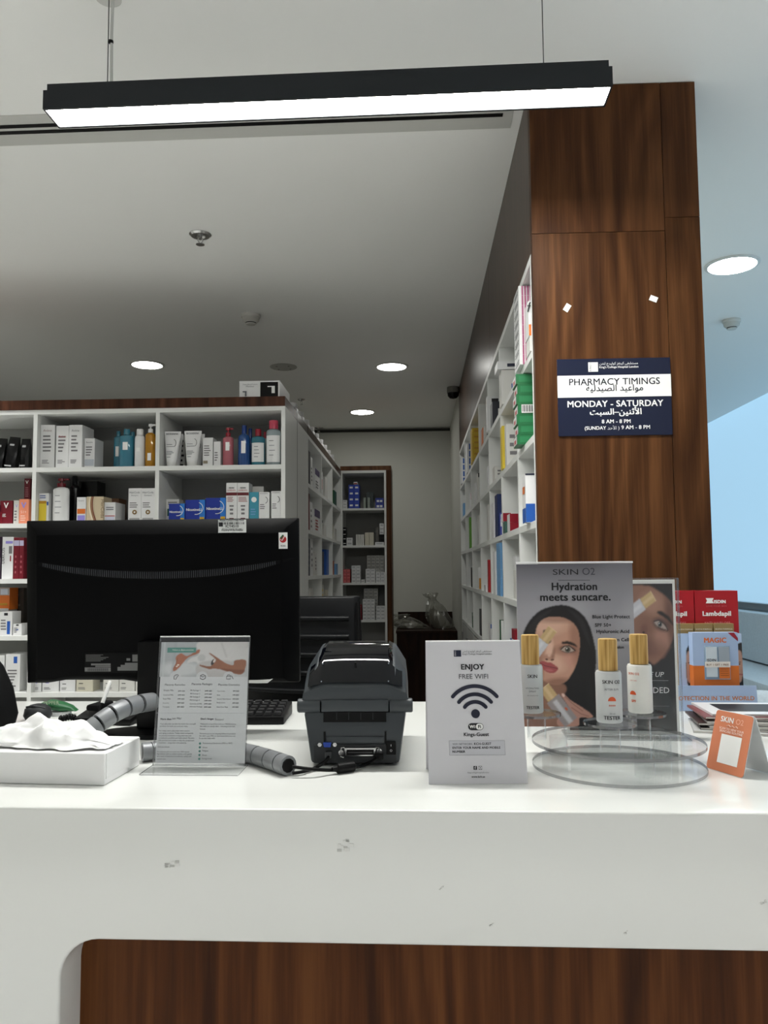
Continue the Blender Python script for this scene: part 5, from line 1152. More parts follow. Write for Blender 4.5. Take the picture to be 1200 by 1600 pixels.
cv.poly([(385, 140), (300, 195), (250, 172), (210, 205), (215, 250), (192, 300), (205, 320), (240, 290), (270, 250), (310, 205), (385, 172)], (172, 112, 90), 1); cv.ell(232, 268, 9, 6, (235, 225, 215), 0, .3); cv.ell(222, 280, 8, 5, (235, 225, 215), 0, .3); cv.line([(225, 215), (205, 290)], 5, SKD, .7, 3)
cv.ell(215, 365, 44, 44, (206, 207, 210), 0, .06); cv.ell(420, 365, 44, 44, (206, 207, 210), 0, .06); cv.ell(626, 365, 44, 44, (206, 207, 210), 0, .06)
cv.build('printed_photo', lx(765)-lx(92), lzf(80)-lzf(365), lf, loc=(0.0, -.0014, lzf(365)))
MB().front(lx(136), lzf(167), lx(358), lzf(126), -.0020, M((98, 150, 142), .5)).build('banner', lf, fix=False)
text(lf, 'Follow us @placentadubai', WHITEP, lx(258), lzf(154), -.0024, width=lx(345)-lx(183), res=2)
mb = MB(); G6 = M((70, 72, 78), .5)
mb.tube([(lx(x), -.0018, lzf(y)) for x, y in ((206, 352), (198, 362), (200, 384), (214, 386), (222, 366), (234, 352), (226, 346), (206, 352))], .0004, G6, 4)
mb.tube([(lx(x), -.0018, lzf(y)) for x, y in ((400, 356), (420, 346), (440, 356), (440, 378), (420, 388), (400, 378), (400, 356), (420, 366), (440, 356), (420, 366), (420, 388))], .0004, G6, 4)
mb.tube([(lx(x), -.0018, lzf(y)) for x, y in ((602, 362), (602, 383), (632, 383), (632, 362), (602, 362), (610, 350), (626, 350), (632, 362), (640, 356), (654, 384))], .0004, G6, 4)
mb.build('icons', lf)['kind'] = 'stuff'
K1, K2 = M((78, 80, 86), .5), M((56, 58, 64), .5)
def lt(body, u0, u1, v, m=K1, bold=0.0): text(lf, body, m, (lx(u0)+lx(u1))/2, lzf(v), -.0016, width=lx(u1)-lx(u0), res=2, bold=bold)
for u0, u1, h in ((132, 288, 'Placenta Remedies'), (338, 495, 'Placenta Packages'), (542, 706, 'Placenta Cosmetics')): lt(h, u0, u1, 437)
for k, (a, b) in enumerate((('Simple Pills', '2099 AED'), ('Steamed Pills', '2299 AED'), ('Raw Pills', '1999 AED'), ('Gummies', '1899 AED'), ('Tincture', '899 AED'))): lt(a, 124, 124+min(76, 6.4*len(a)), 485+32*k); lt(b, 236, 288, 485+32*k, K2, .02)
for k, (a, b) in enumerate((('PB Package 1', '2499 AED'), ('PB Package 2', '2799 AED'), ('PB Package 3', '2999 AED'), ('PB Package 4', '3299 AED'), ('Gummies & Pills', '2999 AED'), ('Ultimate Package', '4999 AED'))): lt(a, 330, 330+min(98, 6.2*len(a)), 484+26*k); lt(b, 440, 495, 484+26*k, K2, .02)
for k, (a, b) in enumerate((('Face Cream', '399 AED'), ('Balm', '199 AED'), ('Stretch Mark Butter', '299 AED'), ('Body Lotion', '299 AED'), ('Sheet Face Mask', '299 AED'))): lt(a, 536, 536+min(106, 5.8*len(a)), 485+32*k); lt(b, 655, 702, 485+32*k, K2, .02)
MB().front(lx(82), lzf(658), lx(750), lzf(655), -.0016, M((190, 192, 196), .5)).build('rule', lf, fix=False)
lt('More than', 114, 196, 712, K2, .03); lt('just Pills!', 202, 272, 712); lt("Don't forget", 420, 518, 714, K2, .03); lt('Tincture!', 526, 594, 714)
for k, (b, u1) in enumerate((('Your placenta can also be made into non-pill', 382), ('products for both you and your baby.', 326))): lt(b, 112, u1, 752+18*k)
for k, (b, u1) in enumerate((('For many years, placentas were used in', 340), ('anti-aging products. Today many companies', 368), ('use placenta hormones to keep their skin and', 352), ('complexion youthful and replenished. Placenta', 378), ('pills and face care made to help the postpartum', 378), ('treatment - using their own placenta.', 322))): lt(b, 108, u1, 806+19*k)
lt('Did you know', 106, 194, 934, K2)
for k, (b, u1) in enumerate((('Our placenta pills are made from 100% natural', 344), ('ingredients with no added nasties, with gentle', 366), ('care used in functional to embrace, safety and', 362), ('comfort skin.', 172))): lt(b, 102, u1, 970+18*k)
for k, (b, u1) in enumerate((('Tincture is a liquid form of your Pills/Gummies', 688), ('but with no use-by date - meaning it can last', 682), ('forever.', 462))): lt(b, 418, u1, 752+18*k)
for k, (b, u1) in enumerate((('Tincture acts as an amazing follow-on product', 688), ('for after your Pills or Gummies have run out.', 688), ('It can also help with:', 535))): lt(b, 416, u1, 828+18*k)
mb = MB()
for k, (b, u1) in enumerate((('Premenstrual Syndrome (PMS or PMT)', 668), ('Stress', 480), ('Fatigue', 488), ('Illness', 480), ('Energy levels', 518))):
    lt(b, 444, u1, 903+30*k); mb.lathe([(.0018, 0), (.0018, .0006)], M((98, 150, 142), .5), 12, c=(lx(423), -.0012, lzf(897+30*k)), axis='Y')
mb.build('bullets', lf)['kind'] = 'stuff'

# ---- free wifi tent card
ax, ay = ctr_at(670, 1226); bx_, by_ = ctr_at(825, 1225)
apexY = 1.287; apx0, apz = at(661, 1002.5, apexY); apx1 = at(807, 1001, apexY)[0]
CWd = bx_-ax
t = thing('wifi_tent_card', 'grey folded tent card with wifi symbol in front of the printer', 'sign', ((ax+bx_)/2, (ay+by_)/2, CT+.0006), (0, 0, math.atan2(by_-ay, bx_-ax)))
dyA = apexY-(ay+by_)/2; hA = apz-CT; slant = math.hypot(dyA, hA); la = math.atan2(dyA, hA)
GC = M((212, 211, 216), .5)
fp = MB().box(-CWd/2, CWd/2, 0, .0012, 0, slant, GC).build('front_panel', t, rot=(-la, 0, 0))
bp_ = MB().box(-CWd/2, CWd/2, 0, .0012, 0, math.hypot(.035, hA), GC).build('back_panel', t, loc=(0, dyA+.037, 0), rot=(math.atan2(.035, hA), 0, 0))
MB().box(-CWd/2, CWd/2, dyA-.002, dyA+.004, hA-.0012, hA+.0008, M((236, 236, 238), .4)).build('top_fold', t)
# traced in the 1200-px zoom of [640,980,890,1240]
def wu(u, v):   # zoom pixel -> panel x, z  (panel corners TL 100,98  TR 806,98  BR 888,1172  BL 143,1180)
    f = (v-98)/(1176-98); l = 100+(143-100)*f; r = 806+(888-806)*f
    return -CWd/2+CWd*(u-l)/(r-l), slant*(1-f)*(1+.02*f)
def wt(body, u, v, u0, u1, m=INK, **k):
    x, z = wu(u, v); a = wu(u0, v)[0]; b = wu(u1, v)[0]; text(fp, body, m, x, z, -.0007, width=b-a, **k)
x0, z0 = wu(316, 224); x1, z1 = wu(368, 172); lg = MB().front(x0, z0, x1, z1, -.0006, NAVY).build('crest', fp, fix=False)
text(lg, "KING'S", GC, 0, 0, 0, loc=(x0+.0032, -.0012, z0+.001), rot=(0, R(-90), 0), width=z1-z0-.002, align='L', res=2)
wt(arabic('مستشفى كينغز كوليدج لندن'), 490, 196, 380, 600, INK); wt("King's College Hospital London", 490, 214, 380, 601, INK)
wt('ENJOY', 460, 340, 375, 546, INK, bold=.035); wt('FREE WIFI', 467, 400, 358, 577, M((60, 62, 68), .5))
wcx, wcz = wu(486, 667); rad = (wu(519, 667)[0]-wu(453, 667)[0])/2; WN = M((22, 26, 48), .4)
MB().lathe([(rad, 0), (rad, .0008)], WN, 28, c=(wcx, -.0003, wcz), axis='Y').build('wifi_dot', fp)
for R0, hw in ((rad*3.05, 52), (rad*4.75, 51), (rad*6.6, 50)):
    th = rad*.42; pts = []
    for a in np.linspace(-hw, hw, 24): pts.append((wcx+(R0+th)*math.sin(R(a)), wcz+(R0+th)*math.cos(R(a))-rad*.4))
    e = R(hw); ex, ez = wcx+R0*math.sin(e), wcz+R0*math.cos(e)-rad*.4
    for k in range(1, 6): q = e+R(0)+math.pi*k/6; pts.append((ex+th*math.sin(q), ez+th*math.cos(q)))
    for a in np.linspace(hw, -hw, 24): pts.append((wcx+(R0-th)*math.sin(R(a)), wcz+(R0-th)*math.cos(R(a))-rad*.4))
    ex = wcx-R0*math.sin(e)
    for k in range(1, 6): q = -e-math.pi+math.pi*k/6; pts.append((ex+th*math.sin(q), ez+th*math.cos(q)))
    MB().extrude(pts, -.0009, -.0002, WN).build('wifi_arc', fp)
x, z = wu(490, 764); rw = .0118; rh = .0052
def cap(x0, x1, z, r, n=10): return [(x1+r*math.sin(R(a)), z+r*math.cos(R(a))) for a in np.linspace(0, 180, n)]+[(x0-r*math.sin(R(a)), z-r*math.cos(R(a))) for a in np.linspace(0, 180, n)]
badge = MB().extrude(cap(x-rw+rh, x+rw-rh, z, rh), -.0007, -.0002, INK).build('wifi_badge', fp)
MB().extrude(cap(x+.0045, x+rw-rh, z, rh*.86), -.0010, -.0006, WHITEP).build('badge_half', badge)
text(badge, 'Wi', WHITEP, x-.0055, z-.0022, -.0013, height=.0046, bold=.03); text(badge, 'Fi', INK, x+.0055, z-.0022, -.0015, height=.0046, bold=.03)
wt('Kings-Guest', 496, 842, 402, 590, INK, bold=.025)
q = [wu(290, 866), wu(708, 866), wu(708, 972), wu(290, 972)]
fr_ = MB().front(q[0][0], q[2][1], q[1][0], q[0][1], -.0004, GREYINK).build('text_box', fp, fix=False)
MB().front(q[0][0]+.0003, q[2][1]+.0003, q[1][0]-.0003, q[0][1]-.0003, -.0007, M((198, 198, 205), .45)).build('text_box_fill', fr_, fix=False)
def wl(body, u0, u1, v, m=INK, bold=.02): x, z = wu(u0, v); text(fp, body, m, x, z, -.0011, width=wu(u1, v)[0]-x, align='L', bold=bold, res=2)
wl('WIFI NETWORK:', 316, 470, 898, GREYINK, 0); wl('KCH-GUEST', 480, 608, 898); wl('ENTER YOUR NAME AND MOBILE', 318, 676, 926); wl('NUMBER', 318, 413, 954)
for u, ch in ((491, 'f'), (529, 'o')):
    x, z = wu(u, 1075); b = MB().front(x-.0026, z-.0003, x+.0026, z+.0052, -.0006, INK if ch == 'f' else GREYINK).build('social_icon', fp, fix=False)
    text(b, ch, GC, x, z+.0005, -.0010, height=.0040, bold=.04, res=2)
wt('kingscollegehospitallondon', 514, 1104, 434, 594, GREYINK, res=2); wt('www.kch.ae', 514, 1132, 464, 564, INK, res=2, bold=.03)

# ---- round acrylic display with tester bottles
dcx, dcy = on(945, 1178, CT)[0], 1.345
t = thing('acrylic_display', 'two-tier round clear acrylic display for tester bottles', 'display stand', (dcx, dcy, CT+.0006))
DR = .137
def disc(r, z0, z1, c=(0, 0)):
    mb = MB(); n = 72; mb.lathe([(r, z0), (r, z1)], ACR_EDGE, n, c=(c[0], c[1], 0), caps=False)
    for z in (z0, z1): mb.add([(c[0]+r*math.cos(2*math.pi*k/n), c[1]+r*math.sin(2*math.pi*k/n), z) for k in range(n)], [tuple(range(n))], ACRYLIC)
    return mb
disc(DR, 0, .005).build('base_disc', t, smooth=25); TZ = .0375
disc(DR, TZ, TZ+.005).build('upper_disc', t, smooth=25)
bots = []
for px, py, Y in ((838, 1113, 1.352), (952.5, 1128, 1.268), (1001, 1113, 1.352)):
    X, Z = at(px, py, Y); bots.append((X-dcx, Y-dcy, Z))
RZ = sum(b[2] for b in bots)/3-CT-.0006
for X, Y, _ in bots:
    MB().lathe([(.0155, TZ+.0056), (.0155, RZ-.0046)], ACR_TUBE, 32, c=(X, Y, 0), caps=False).build('riser', t, smooth=25)
    disc(.040, RZ-.004, RZ, (X, Y)).build('riser_disc', t, smooth=25)
for X, Y in ((.02, -.085), (-.085, .06), (.09, .06)):
    MB().lathe([(.0150, .0056), (.0150, TZ-.0006)], ACR_TUBE, 32, c=(X, Y, 0), caps=False).build('leg', t, smooth=25)
GLASS_F = M((226, 230, 230), .28, trans=.55, ior=1.35)
GLASS_W = M((230, 229, 224), .3)
def tester(label, X, Y, mat, prints):
    t = thing('tester_bottle', label, 'bottle', (dcx+X, dcy+Y, CT+.0006+RZ+.0006))
    r, h = .0198, .078
    MB().lathe([(r*.93, 0), (r, .002), (r, h-.004), (r*.92, h-.0005), (.013, h)], mat, 36).build('body', t, smooth=40)
    MB().lathe([(.0142, h+.0005), (.0145, h+.002), (.0145, h+.046), (.0138, h+.0485), (.001, h+.0485)], MAPLE, 32).build('cap', t, smooth=40)
    def arc_text(body, m, zc, width, bold=0.0):
        co, fs, sz = text_data(body, 0.0, 2); s = width/sz[0]
        mb = MB()
        for k, e in enumerate((-bold*s, bold*s) if bold else (0,)):
            V = []
            for p in co:
                a = (p[0]*s+e-width/2+prints)/(r+.0005); V.append(((r+.0006+k*.00003)*math.sin(a), -(r+.0006+k*.00003)*math.cos(a), zc+p[1]*s))
            mb.add(V, fs, m)
        mb.build('lettering', t, fix=False)
    return t, arc_text, h
OR = M((206, 84, 40), .4)
t, at_, h = tester('frosted tester bottle of clear spray with wooden cap, left on the display', bots[0][0]-.008, bots[0][1], GLASS_F, 0)
at_('SKIN', INK, .058, .016, .02); at_('HYDRATING', GREYINK, .040, .022); at_('SPRAY', GREYINK, .035, .012); at_('FOR SENSITIVE SKIN', GREYINK, .029, .018); at_('TESTER', INK, .008, .022, .03)
t, at_, h = tester('frosted tester bottle with orange sun mark, front of the display', bots[1][0], bots[1][1], M((222, 224, 224), .3, trans=.3), 0)
at_('SKIN O2', INK, .060, .028, .02); at_('AFTER SUN', GREYINK, .050, .022); at_('TESTER', INK, .006, .026, .03); at_('50 ml', GREYINK, .014, .008)
mb = MB(); r = .0198; mb.add([((r+.0007)*math.sin(a_), -(r+.0007)*math.cos(a_), .034+dz) for a_, dz in [(x, 0) for x in np.linspace(-.3, .3, 9)]+[(.3*math.cos(q), .0066*math.sin(q)) for q in np.linspace(.2, math.pi-.2, 9)]], [tuple(range(18))], OR); mb.build('sun_mark', t, fix=False)
at_('****', OR, .026, .010, .05)
t, at_, h = tester('white tester bottle with turned orange print, right on the display', bots[2][0], bots[2][1], GLASS_W, -.016)
at_('SKIN O2', OR, .062, .020, .02); at_('SUN CARE', OR, .052, .012); at_('SPF', OR, .018, .008, .05)
mb = MB(); mb.add([((r+.0007)*math.sin(a_-.85), -(r+.0007)*math.cos(a_-.85), .030+dz) for a_, dz in [(x, 0) for x in np.linspace(-.28, .28, 9)]+[(.28*math.cos(q), .0064*math.sin(q)) for q in np.linspace(.2, math.pi-.2, 9)]], [tuple(range(18))], OR); mb.build('sun_mark', t, fix=False)

# ---- suncare poster standing on the display: traced in the 1200-px zoom of [790,860,1080,1240]
PQ = 1.452
q0 = at(811.5, 1131, PQ); q1 = at(995.5, 1131, PQ); ptop = at(903, 881, PQ)[1]
PW, PZ0 = q1[0]-q0[0], CT+.0006+TZ+.0056; PHt = ptop-PZ0
t = thing('suncare_poster', 'grey skincare poster of a dark-haired woman on the round display', 'poster', ((q0[0]+q1[0])/2, PQ, PZ0), (0, 0, 0))
MB().box(-PW/2, PW/2, .0006, .0030, 0, PHt, CARD).build('board', t)
MB().sheet(-PW/2-.001, PW/2+.001, -.0045, -.0012, 0, PHt+.001, ACRYLIC, ACR_EDGE).build('cover_sheet', t) if False else None
MB().box(-PW/2-.001, PW/2+.001, -.002, .004, PHt+.0005, PHt+.004, M((214, 214, 216), .2)).build('top_edge', t, bevel=.0008, seg=1)
SKIN_, SKL, SKS = (204, 156, 134), (238, 200, 180), (140, 94, 76)
def face(cv, dx=0, dy=0, sc=1.0, part='full'):
    T = lambda pts: [(dx+(x)*sc, dy+(y)*sc) for x, y in pts]
    E = lambda cx, cy, rx, ry, col, ang=0, edge=.3, alpha=1.0, clip=None: cv.ell(dx+cx*sc, dy+cy*sc, rx*sc, ry*sc, col, ang, edge, alpha, clip)
    HAIR = (20, 18, 20)
    cv.poly(T([(120, 570), (140, 500), (190, 430), (260, 380), (370, 355), (450, 370), (520, 420), (560, 490), (580, 560), (600, 680), (590, 800), (595, 1000), (590, 1130), (430, 1130), (380, 940), (200, 760), (140, 640)]), HAIR, 2)
    cv.poly(T([(420, 380), (500, 430), (545, 520), (560, 620), (530, 560), (480, 450)]), (44, 42, 46), 6, .7)
    cv.poly(T([(150, 520), (220, 430), (320, 380), (260, 440), (190, 530)]), (46, 42, 44), 6, .7)
    # neck and shoulder
    cv.poly(T([(235, 800), (300, 850), (380, 860), (400, 900), (360, 960), (340, 1060), (350, 1130), (80, 1130), (90, 900), (200, 860)]), (146, 104, 86), 3)
    # face
    fm = cv.polymask(T([(215, 500), (265, 445), (340, 432), (420, 450), (475, 500), (492, 570), (490, 640), (472, 720), (440, 790), (400, 840), (350, 862), (290, 856), (245, 832), (222, 780), (214, 700), (206, 600)]))
    fb = cv.blur(fm, 2); cv.mix(fb, SKIN_)
    E(300, 480, 120, 60, SKL, -8, .9, .55, fb); E(330, 735, 70, 50, SKL, 0, .9, .6, fb); E(425, 700, 55, 60, (206, 150, 134), 0, .9, .6, fb); E(295, 640, 22, 60, SKL, 12, .8, .8, fb)
    E(470, 600, 40, 150, SKS, -5, .9, .55, fb); E(228, 720, 26, 130, SKS, 0, .9, .5, fb); E(340, 850, 90, 26, SKS, -6, .9, .7, fb); E(350, 440, 150, 30, SKS, 0, .9, .6, fb); E(405, 640, 70, 34, (140, 96, 82), 0, .9, .6, fb)
    # nose
    E(290, 690, 34, 20, (176, 124, 104), 0, .7, .7, fb); E(275, 703, 9, 6, (84, 44, 36), 10, .5, .9); E(312, 706, 12, 6, (90, 48, 40), -8, .5, .9); E(320, 670, 10, 40, SKS, 12, .9, .5, fb); E(292, 676, 10, 12, (228, 190, 172), 0, .9, .8, fb)
    # visible eye, brow
    E(415, 640, 50, 22, (88, 58, 50), 8, .5, .85, fb); cv.poly(T([(372, 640), (395, 622), (425, 622), (455, 648), (430, 660), (395, 658)]), (182, 164, 154), 1); E(414, 641, 18, 18, (84, 82, 72), 0, .3); E(414, 641, 8, 8, (16, 14, 14), 0, .3); E(408, 635, 3.5, 3.5, (240, 240, 240), 0, .4)
    cv.line(T([(370, 640), (392, 620), (425, 617), (462, 648)]), 6*sc, (22, 14, 14), .95, 3); cv.line(T([(378, 650), (410, 663), (452, 652)]), 3*sc, (60, 34, 30), .8, 3)
    cv.poly(T([(378, 592), (420, 588), (460, 604), (478, 628), (455, 618), (415, 608), (380, 606)]), (34, 22, 20), 2)
    # eye behind the held bottle
    cv.poly(T([(255, 520), (275, 512), (290, 520), (280, 535), (258, 540)]), (40, 26, 22), 2, .8); E(283, 590, 24, 14, (60, 38, 32), -10, .6, .8, fb)
    # mouth
    LIP = (172, 84, 86)
    cv.poly(T([(230, 722), (255, 714), (280, 722), (300, 722), (330, 742), (348, 762), (330, 786), (295, 790), (260, 775), (240, 750)]), LIP, 1); cv.line(T([(234, 726), (262, 744), (300, 752), (345, 762)]), 4*sc, (86, 28, 34), .9, 4); E(290, 772, 26, 8, (196, 110, 112), 10, .8, .8)
def held_bottle(cv, ax, ay, ang, wc, lc, wb, lb, body=(206, 206, 214)):
    a = R(ang); ux, uy = math.cos(a), math.sin(a); vx, vy = -uy, ux      # u = along the bottle, from cap top to base
    def quad(s0, s1, w): return [(ax+ux*s+vx*k*w/2, ay+uy*s+vy*k*w/2) for s, k in ((s0, -1), (s1, -1), (s1, 1), (s0, 1))]
    cv.poly(quad(lc, lc+lb, wb), body, 1, smooth=False); cv.poly(quad(lc+lb*.1, lc+lb, wb*.3), (232, 232, 238), 3, .7, smooth=False)
    cv.poly(quad(0, lc, wc), (206, 176, 128), 1, smooth=False); cv.poly(quad(0, lc, wc*.3), (226, 200, 156), 2, .8, smooth=False); cv.line([(ax-vx*wc/2, ay-vy*wc/2), (ax+vx*wc/2, ay+vy*wc/2)], 5, (230, 206, 164), .9, 3)
cv = Canvas(88, 90, 850, 1130, 190, 260, (168, 167, 174))
cv.A = np.array(lin((92, 91, 99)))*(1-np.clip((cv.Y-90)/330, 0, 1))[..., None]**1.3+cv.A*(1-(1-np.clip((cv.Y-90)/330, 0, 1))[..., None]**1.3)
cv.ell(720, 250, 120, 420, (128, 127, 135), 20, .9, .4); cv.poly([(600, 700), (850, 640), (850, 1130), (560, 1130)], (120, 118, 122), 12, .45)
cv.poly([(360, 860), (470, 740), (560, 760), (600, 1130), (400, 1130)], (44, 44, 46), 4)
face(cv)
held_bottle(cv, 318, 510, 128, 66, 96, 76, 110)
cv.poly([(366, 935), (380, 920), (420, 960), (500, 1010), (560, 1055), (555, 1075), (480, 1075), (470, 1125), (350, 1130), (335, 1085), (380, 1075), (420, 1030)], (190, 142, 128), 1); cv.line([(385, 935), (430, 980), (500, 1030)], 5, (140, 92, 80), .8, 4); cv.line([(430, 1010), (490, 1050), (540, 1065)], 5, (140, 92, 80), .8, 4); cv.ell(378, 932, 8, 12, (230, 200, 190), -30, .4)
held_bottle(cv, 255, 880, 53, 74, 90, 100, 190, (160, 150, 152)); cv.ell(395, 1018, 12, 7, (206, 96, 60), 50, .4)
po = cv.build('printed_picture', PW, PHt, t)
ux = lambda u: -PW/2+PW*(u-88)/(850-88); uz = lambda v: PHt*(1130-v)/(1130-90)
def ptx(body, u0, u1, v, m=INK, **k): text(po, body, m, (ux(u0)+ux(u1))/2, uz(v), -.0008, width=ux(u1)-ux(u0), **k)
ptx('SKIN', 328, 494, 160, M((24, 24, 28), .4), height=uz(124)-uz(160)); ptx('O2', 522, 604, 162, M((60, 60, 68), .4)); MB().front(ux(362), uz(197), ux(570), uz(194.5), -.0008, M((50, 50, 56), .4)).build('rule', po, fix=False)
ptx('Hydration', 320, 614, 275, bold=.03); ptx('meets suncare.', 243, 700, 328, bold=.03)
for b, u0, u1, v in (('Blue Light Protect', 580, 824, 450), ('SPF 50+', 596, 700, 496), ('Hyaluronic Acid', 604, 816, 544), ('Plant Stem Cells', 614, 826, 590), ('Watermelon', 640, 778, 636)): ptx(b, u0, u1, v, res=2, bold=.02)

# ---- second poster in a clear frame behind
P2Y = 1.585
b0 = at(1061, 1140, P2Y); W2_ = .212; tz2 = at(1030, 905.5, P2Y)[1]
t = thing('makeup_poster', 'dark beauty poster with close-up eye in a clear upright frame', 'poster', (b0[0]-W2_/2, P2Y, CT+.0006), (0, 0, R(-3)))
H2 = tz2-CT-.0006
MB().box(-W2_/2, W2_/2, .0006, .003, .004, H2, WHITEP).build('board', t)
for y in (-.0045, .0045): MB().sheet(-W2_/2-.006, W2_/2+.006, y, y+.003, .003, H2+.003, ACRYLIC, ACR_EDGE).build('acrylic_sheet', t, bevel=.0006, seg=1)
MB().sheet(-W2_/2-.006, W2_/2+.010, -.045, .045, 0, .003, ACRYLIC, ACR_EDGE).build('foot', t, bevel=.0006, seg=1)
cv = Canvas(270, 205, 1095, 1150, 150, 180, (26, 27, 30))
cv.poly([(270, 205), (1095, 205), (1095, 300), (1000, 240), (850, 215), (270, 250)], (26, 22, 24), 2, smooth=False)
fm = cv.polymask([(500, 240), (860, 215), (980, 250), (1080, 330), (1095, 450), (1080, 560), (1040, 640), (990, 690), (930, 725), (860, 700), (600, 760), (420, 640), (420, 380)]); fb = cv.blur(fm, 3)
cv.mix(fb, (150, 106, 88)); cv.ell(930, 330, 90, 70, (190, 146, 126), 0, .9, .6, fb); cv.ell(1000, 560, 90, 60, (184, 136, 120), -20, .9, .7, fb); cv.ell(1080, 470, 40, 200, (92, 58, 48), -8, .9, .7, fb); cv.ell(880, 520, 60, 110, (118, 78, 64), 0, .9, .5, fb); cv.ell(890, 620, 110, 60, (106, 68, 58), 0, .9, .6, fb)
cv.poly([(968, 390), (1000, 382), (1050, 410), (1085, 450), (1090, 478), (1050, 440), (1000, 412)], (28, 20, 20), 2)
cv.ell(1000, 470, 66, 40, (84, 60, 56), 22, .6, .85, fb); cv.poly([(950, 450), (985, 448), (1020, 470), (1045, 500), (1005, 492), (965, 478)], (172, 156, 150), 1); cv.ell(990, 468, 16, 17, (70, 78, 82), 0, .3); cv.ell(990, 468, 8, 8, (10, 10, 12), 0, .3); cv.ell(985, 462, 3.5, 3.5, (235, 235, 235), 0, .4); cv.line([(945, 448), (985, 442), (1025, 466), (1052, 508)], 6, (16, 12, 14), .95, 3); cv.line([(955, 470), (1000, 500), (1046, 512)], 4, (40, 26, 26), .8, 3)
cv.ell(868, 505, 26, 34, (124, 80, 66), 0, .7, .9); cv.ell(862, 520, 8, 8, (70, 38, 32), 0, .4)
cv.poly([(1000, 680), (1070, 610), (1068, 660), (1020, 690)], (120, 82, 70), 3, .8)
cv.poly([(270, 700), (600, 760), (860, 735), (940, 740), (1010, 690), (1095, 640), (1095, 1150), (270, 1150)], (22, 23, 26), 3)
held_bottle(cv, 945, 285, 148, 74, 96, 84, 130); cv.line([(850, 960), (940, 920), (1000, 1150)], 40, (50, 52, 56), .5, 60)
po2 = cv.build('printed_picture', W2_-.010, H2-.018, t, loc=(0, -.0002, .010))
vx = lambda u: -(W2_-.010)/2+(W2_-.010)*(u-270)/(1095-270); vz2 = lambda v: (H2-.018)*(1150-v)/(1150-205)
WSH = M((226, 226, 226), .4)
def t2x(body, u0, u1, v, shear=0.0): text(po2, body, WSH, vx(u1), vz2(v), -.0008, width=vx(u1)-vx(u0), align='R', shear=shear, res=2)
t2x('MAKE UP', 780, 1008, 805, .25); t2x('EXTENDED', 720, 1044, 908); MB().front(vx(760), vz2(830), vx(1040), vz2(827.5), -.0008, M((170, 170, 170), .4)).build('rule', po2, fix=False); MB().front(vx(800), vz2(992), vx(1040), vz2(990), -.0008, M((130, 130, 130), .4)).build('rule', po2, fix=False)

# ---- cardboard counter display with sun-care and hair-loss boxes
DY = 1.862
dx0, _ = at(1060, 1104, DY); dx1, dz0 = at(1177, 1104, DY); dzt = at(1120, 1071.5, DY)[1]
SKYB = M((160, 180, 212), .5); ORB = M((206, 108, 36), .45)
t = thing('counter_display', 'light blue cardboard counter display with orange lettering', 'display stand', ((dx0+dx1)/2, DY, CT+.0006))
dw = (dx1-dx0)/2+.01; hb_ = dzt-CT
fpn = MB().extrude([(-dw, 0), (dw, 0), (dw-.002, hb_), (-dw, hb_)], -.002, 0, SKYB).build('front_panel', t)
text(fpn, 'PROTECTION IN THE WORLD', M((190, 112, 50), .5), dw-.008, hb_*.42, -.0026, width=dw*2-.004, align='R', bold=.02)
MB().box(-dw, dw-.002, .001, .125, 0, hb_-.008, SKYB).build('tray', t)
RY_ = 1.935; rbase = hb_-.0075
MB().box(-dw+.004, dw-.026, RY_-DY-.004, .124, rbase, rbase+.045, SKYB).build('rear_tier', t)
mgx0, mgx1 = at(1083, 1030, DY+.012)[0], at(1154, 1030, DY+.012)[0]; mgt = at(1118, 988.5, DY+.012)[1]
bz = CT+.0006+rbase+.0005
t = thing('sun_care_box', 'blue and orange sun-care gift box with a clear window', 'box', ((mgx0+mgx1)/2, DY+.012, bz))
w_, h_ = (mgx1-mgx0), mgt-bz
MB().box(-w_/2, w_/2, 0, .026, h_*.40, h_, SKYB).build('upper_carton', t); MB().box(-w_/2, w_/2, 0, .026, 0, h_*.3995, ORB).build('lower_carton', t)
wn = MB().box(-w_*.26, w_*.31, -.0012, .0, h_*.15, h_*.76, M((132, 152, 172), .25)).build('window', t, bevel=.004)
mb = MB(); mb.box(-w_*.22, w_*.02, -.003, -.0012, h_*.2, h_*.74, M((196, 206, 214), .4)); mb.build('inner_tube', wn); mb = MB(); mb.box(w_*.06, w_*.29, -.003, -.0012, h_*.42, h_*.74, M((150, 160, 170), .4)); mb.build('inner_box', wn); mb = MB(); mb.box(w_*.06, w_*.29, -.003, -.0012, h_*.17, h_*.40, ORB); mb.build('inner_box', wn)
for k in range(4): MB().front(w_*.08, h_*(.22+.04*k), w_*.26, h_*(.23+.04*k), -.0034, M((140, 70, 20), .4)).build('print', wn, fix=False)
text(wn, 'ISDIN', INK, -w_*.11, h_*.48, -.0034, width=w_*.2, res=2, bold=.03)
st = MB().box(-w_*.25, w_*.30, -.0042, -.0031, h_*.375, h_*.475, M((222, 216, 210), .5)).build('promo_strip', t); text(st, 'BUY 1 GET 1 FREE', M((130, 90, 60), .5), w_*.02, h_*.405, -.0046, width=w_*.48, bold=.02, res=2)
text(t, 'MAGIC', M((206, 104, 48), .45), -w_*.0, h_*.82, -.0006, width=w_*.48, bold=.04)
o = MB().add([(w_*.28, -.0008, h_), (w_*.42, -.0008, h_), (w_*.5, -.0008, h_*.90), (w_*.5, -.0008, h_*.84)], [(0, 1, 2, 3)], CRIM).build('corner_ribbon', t, fix=False)
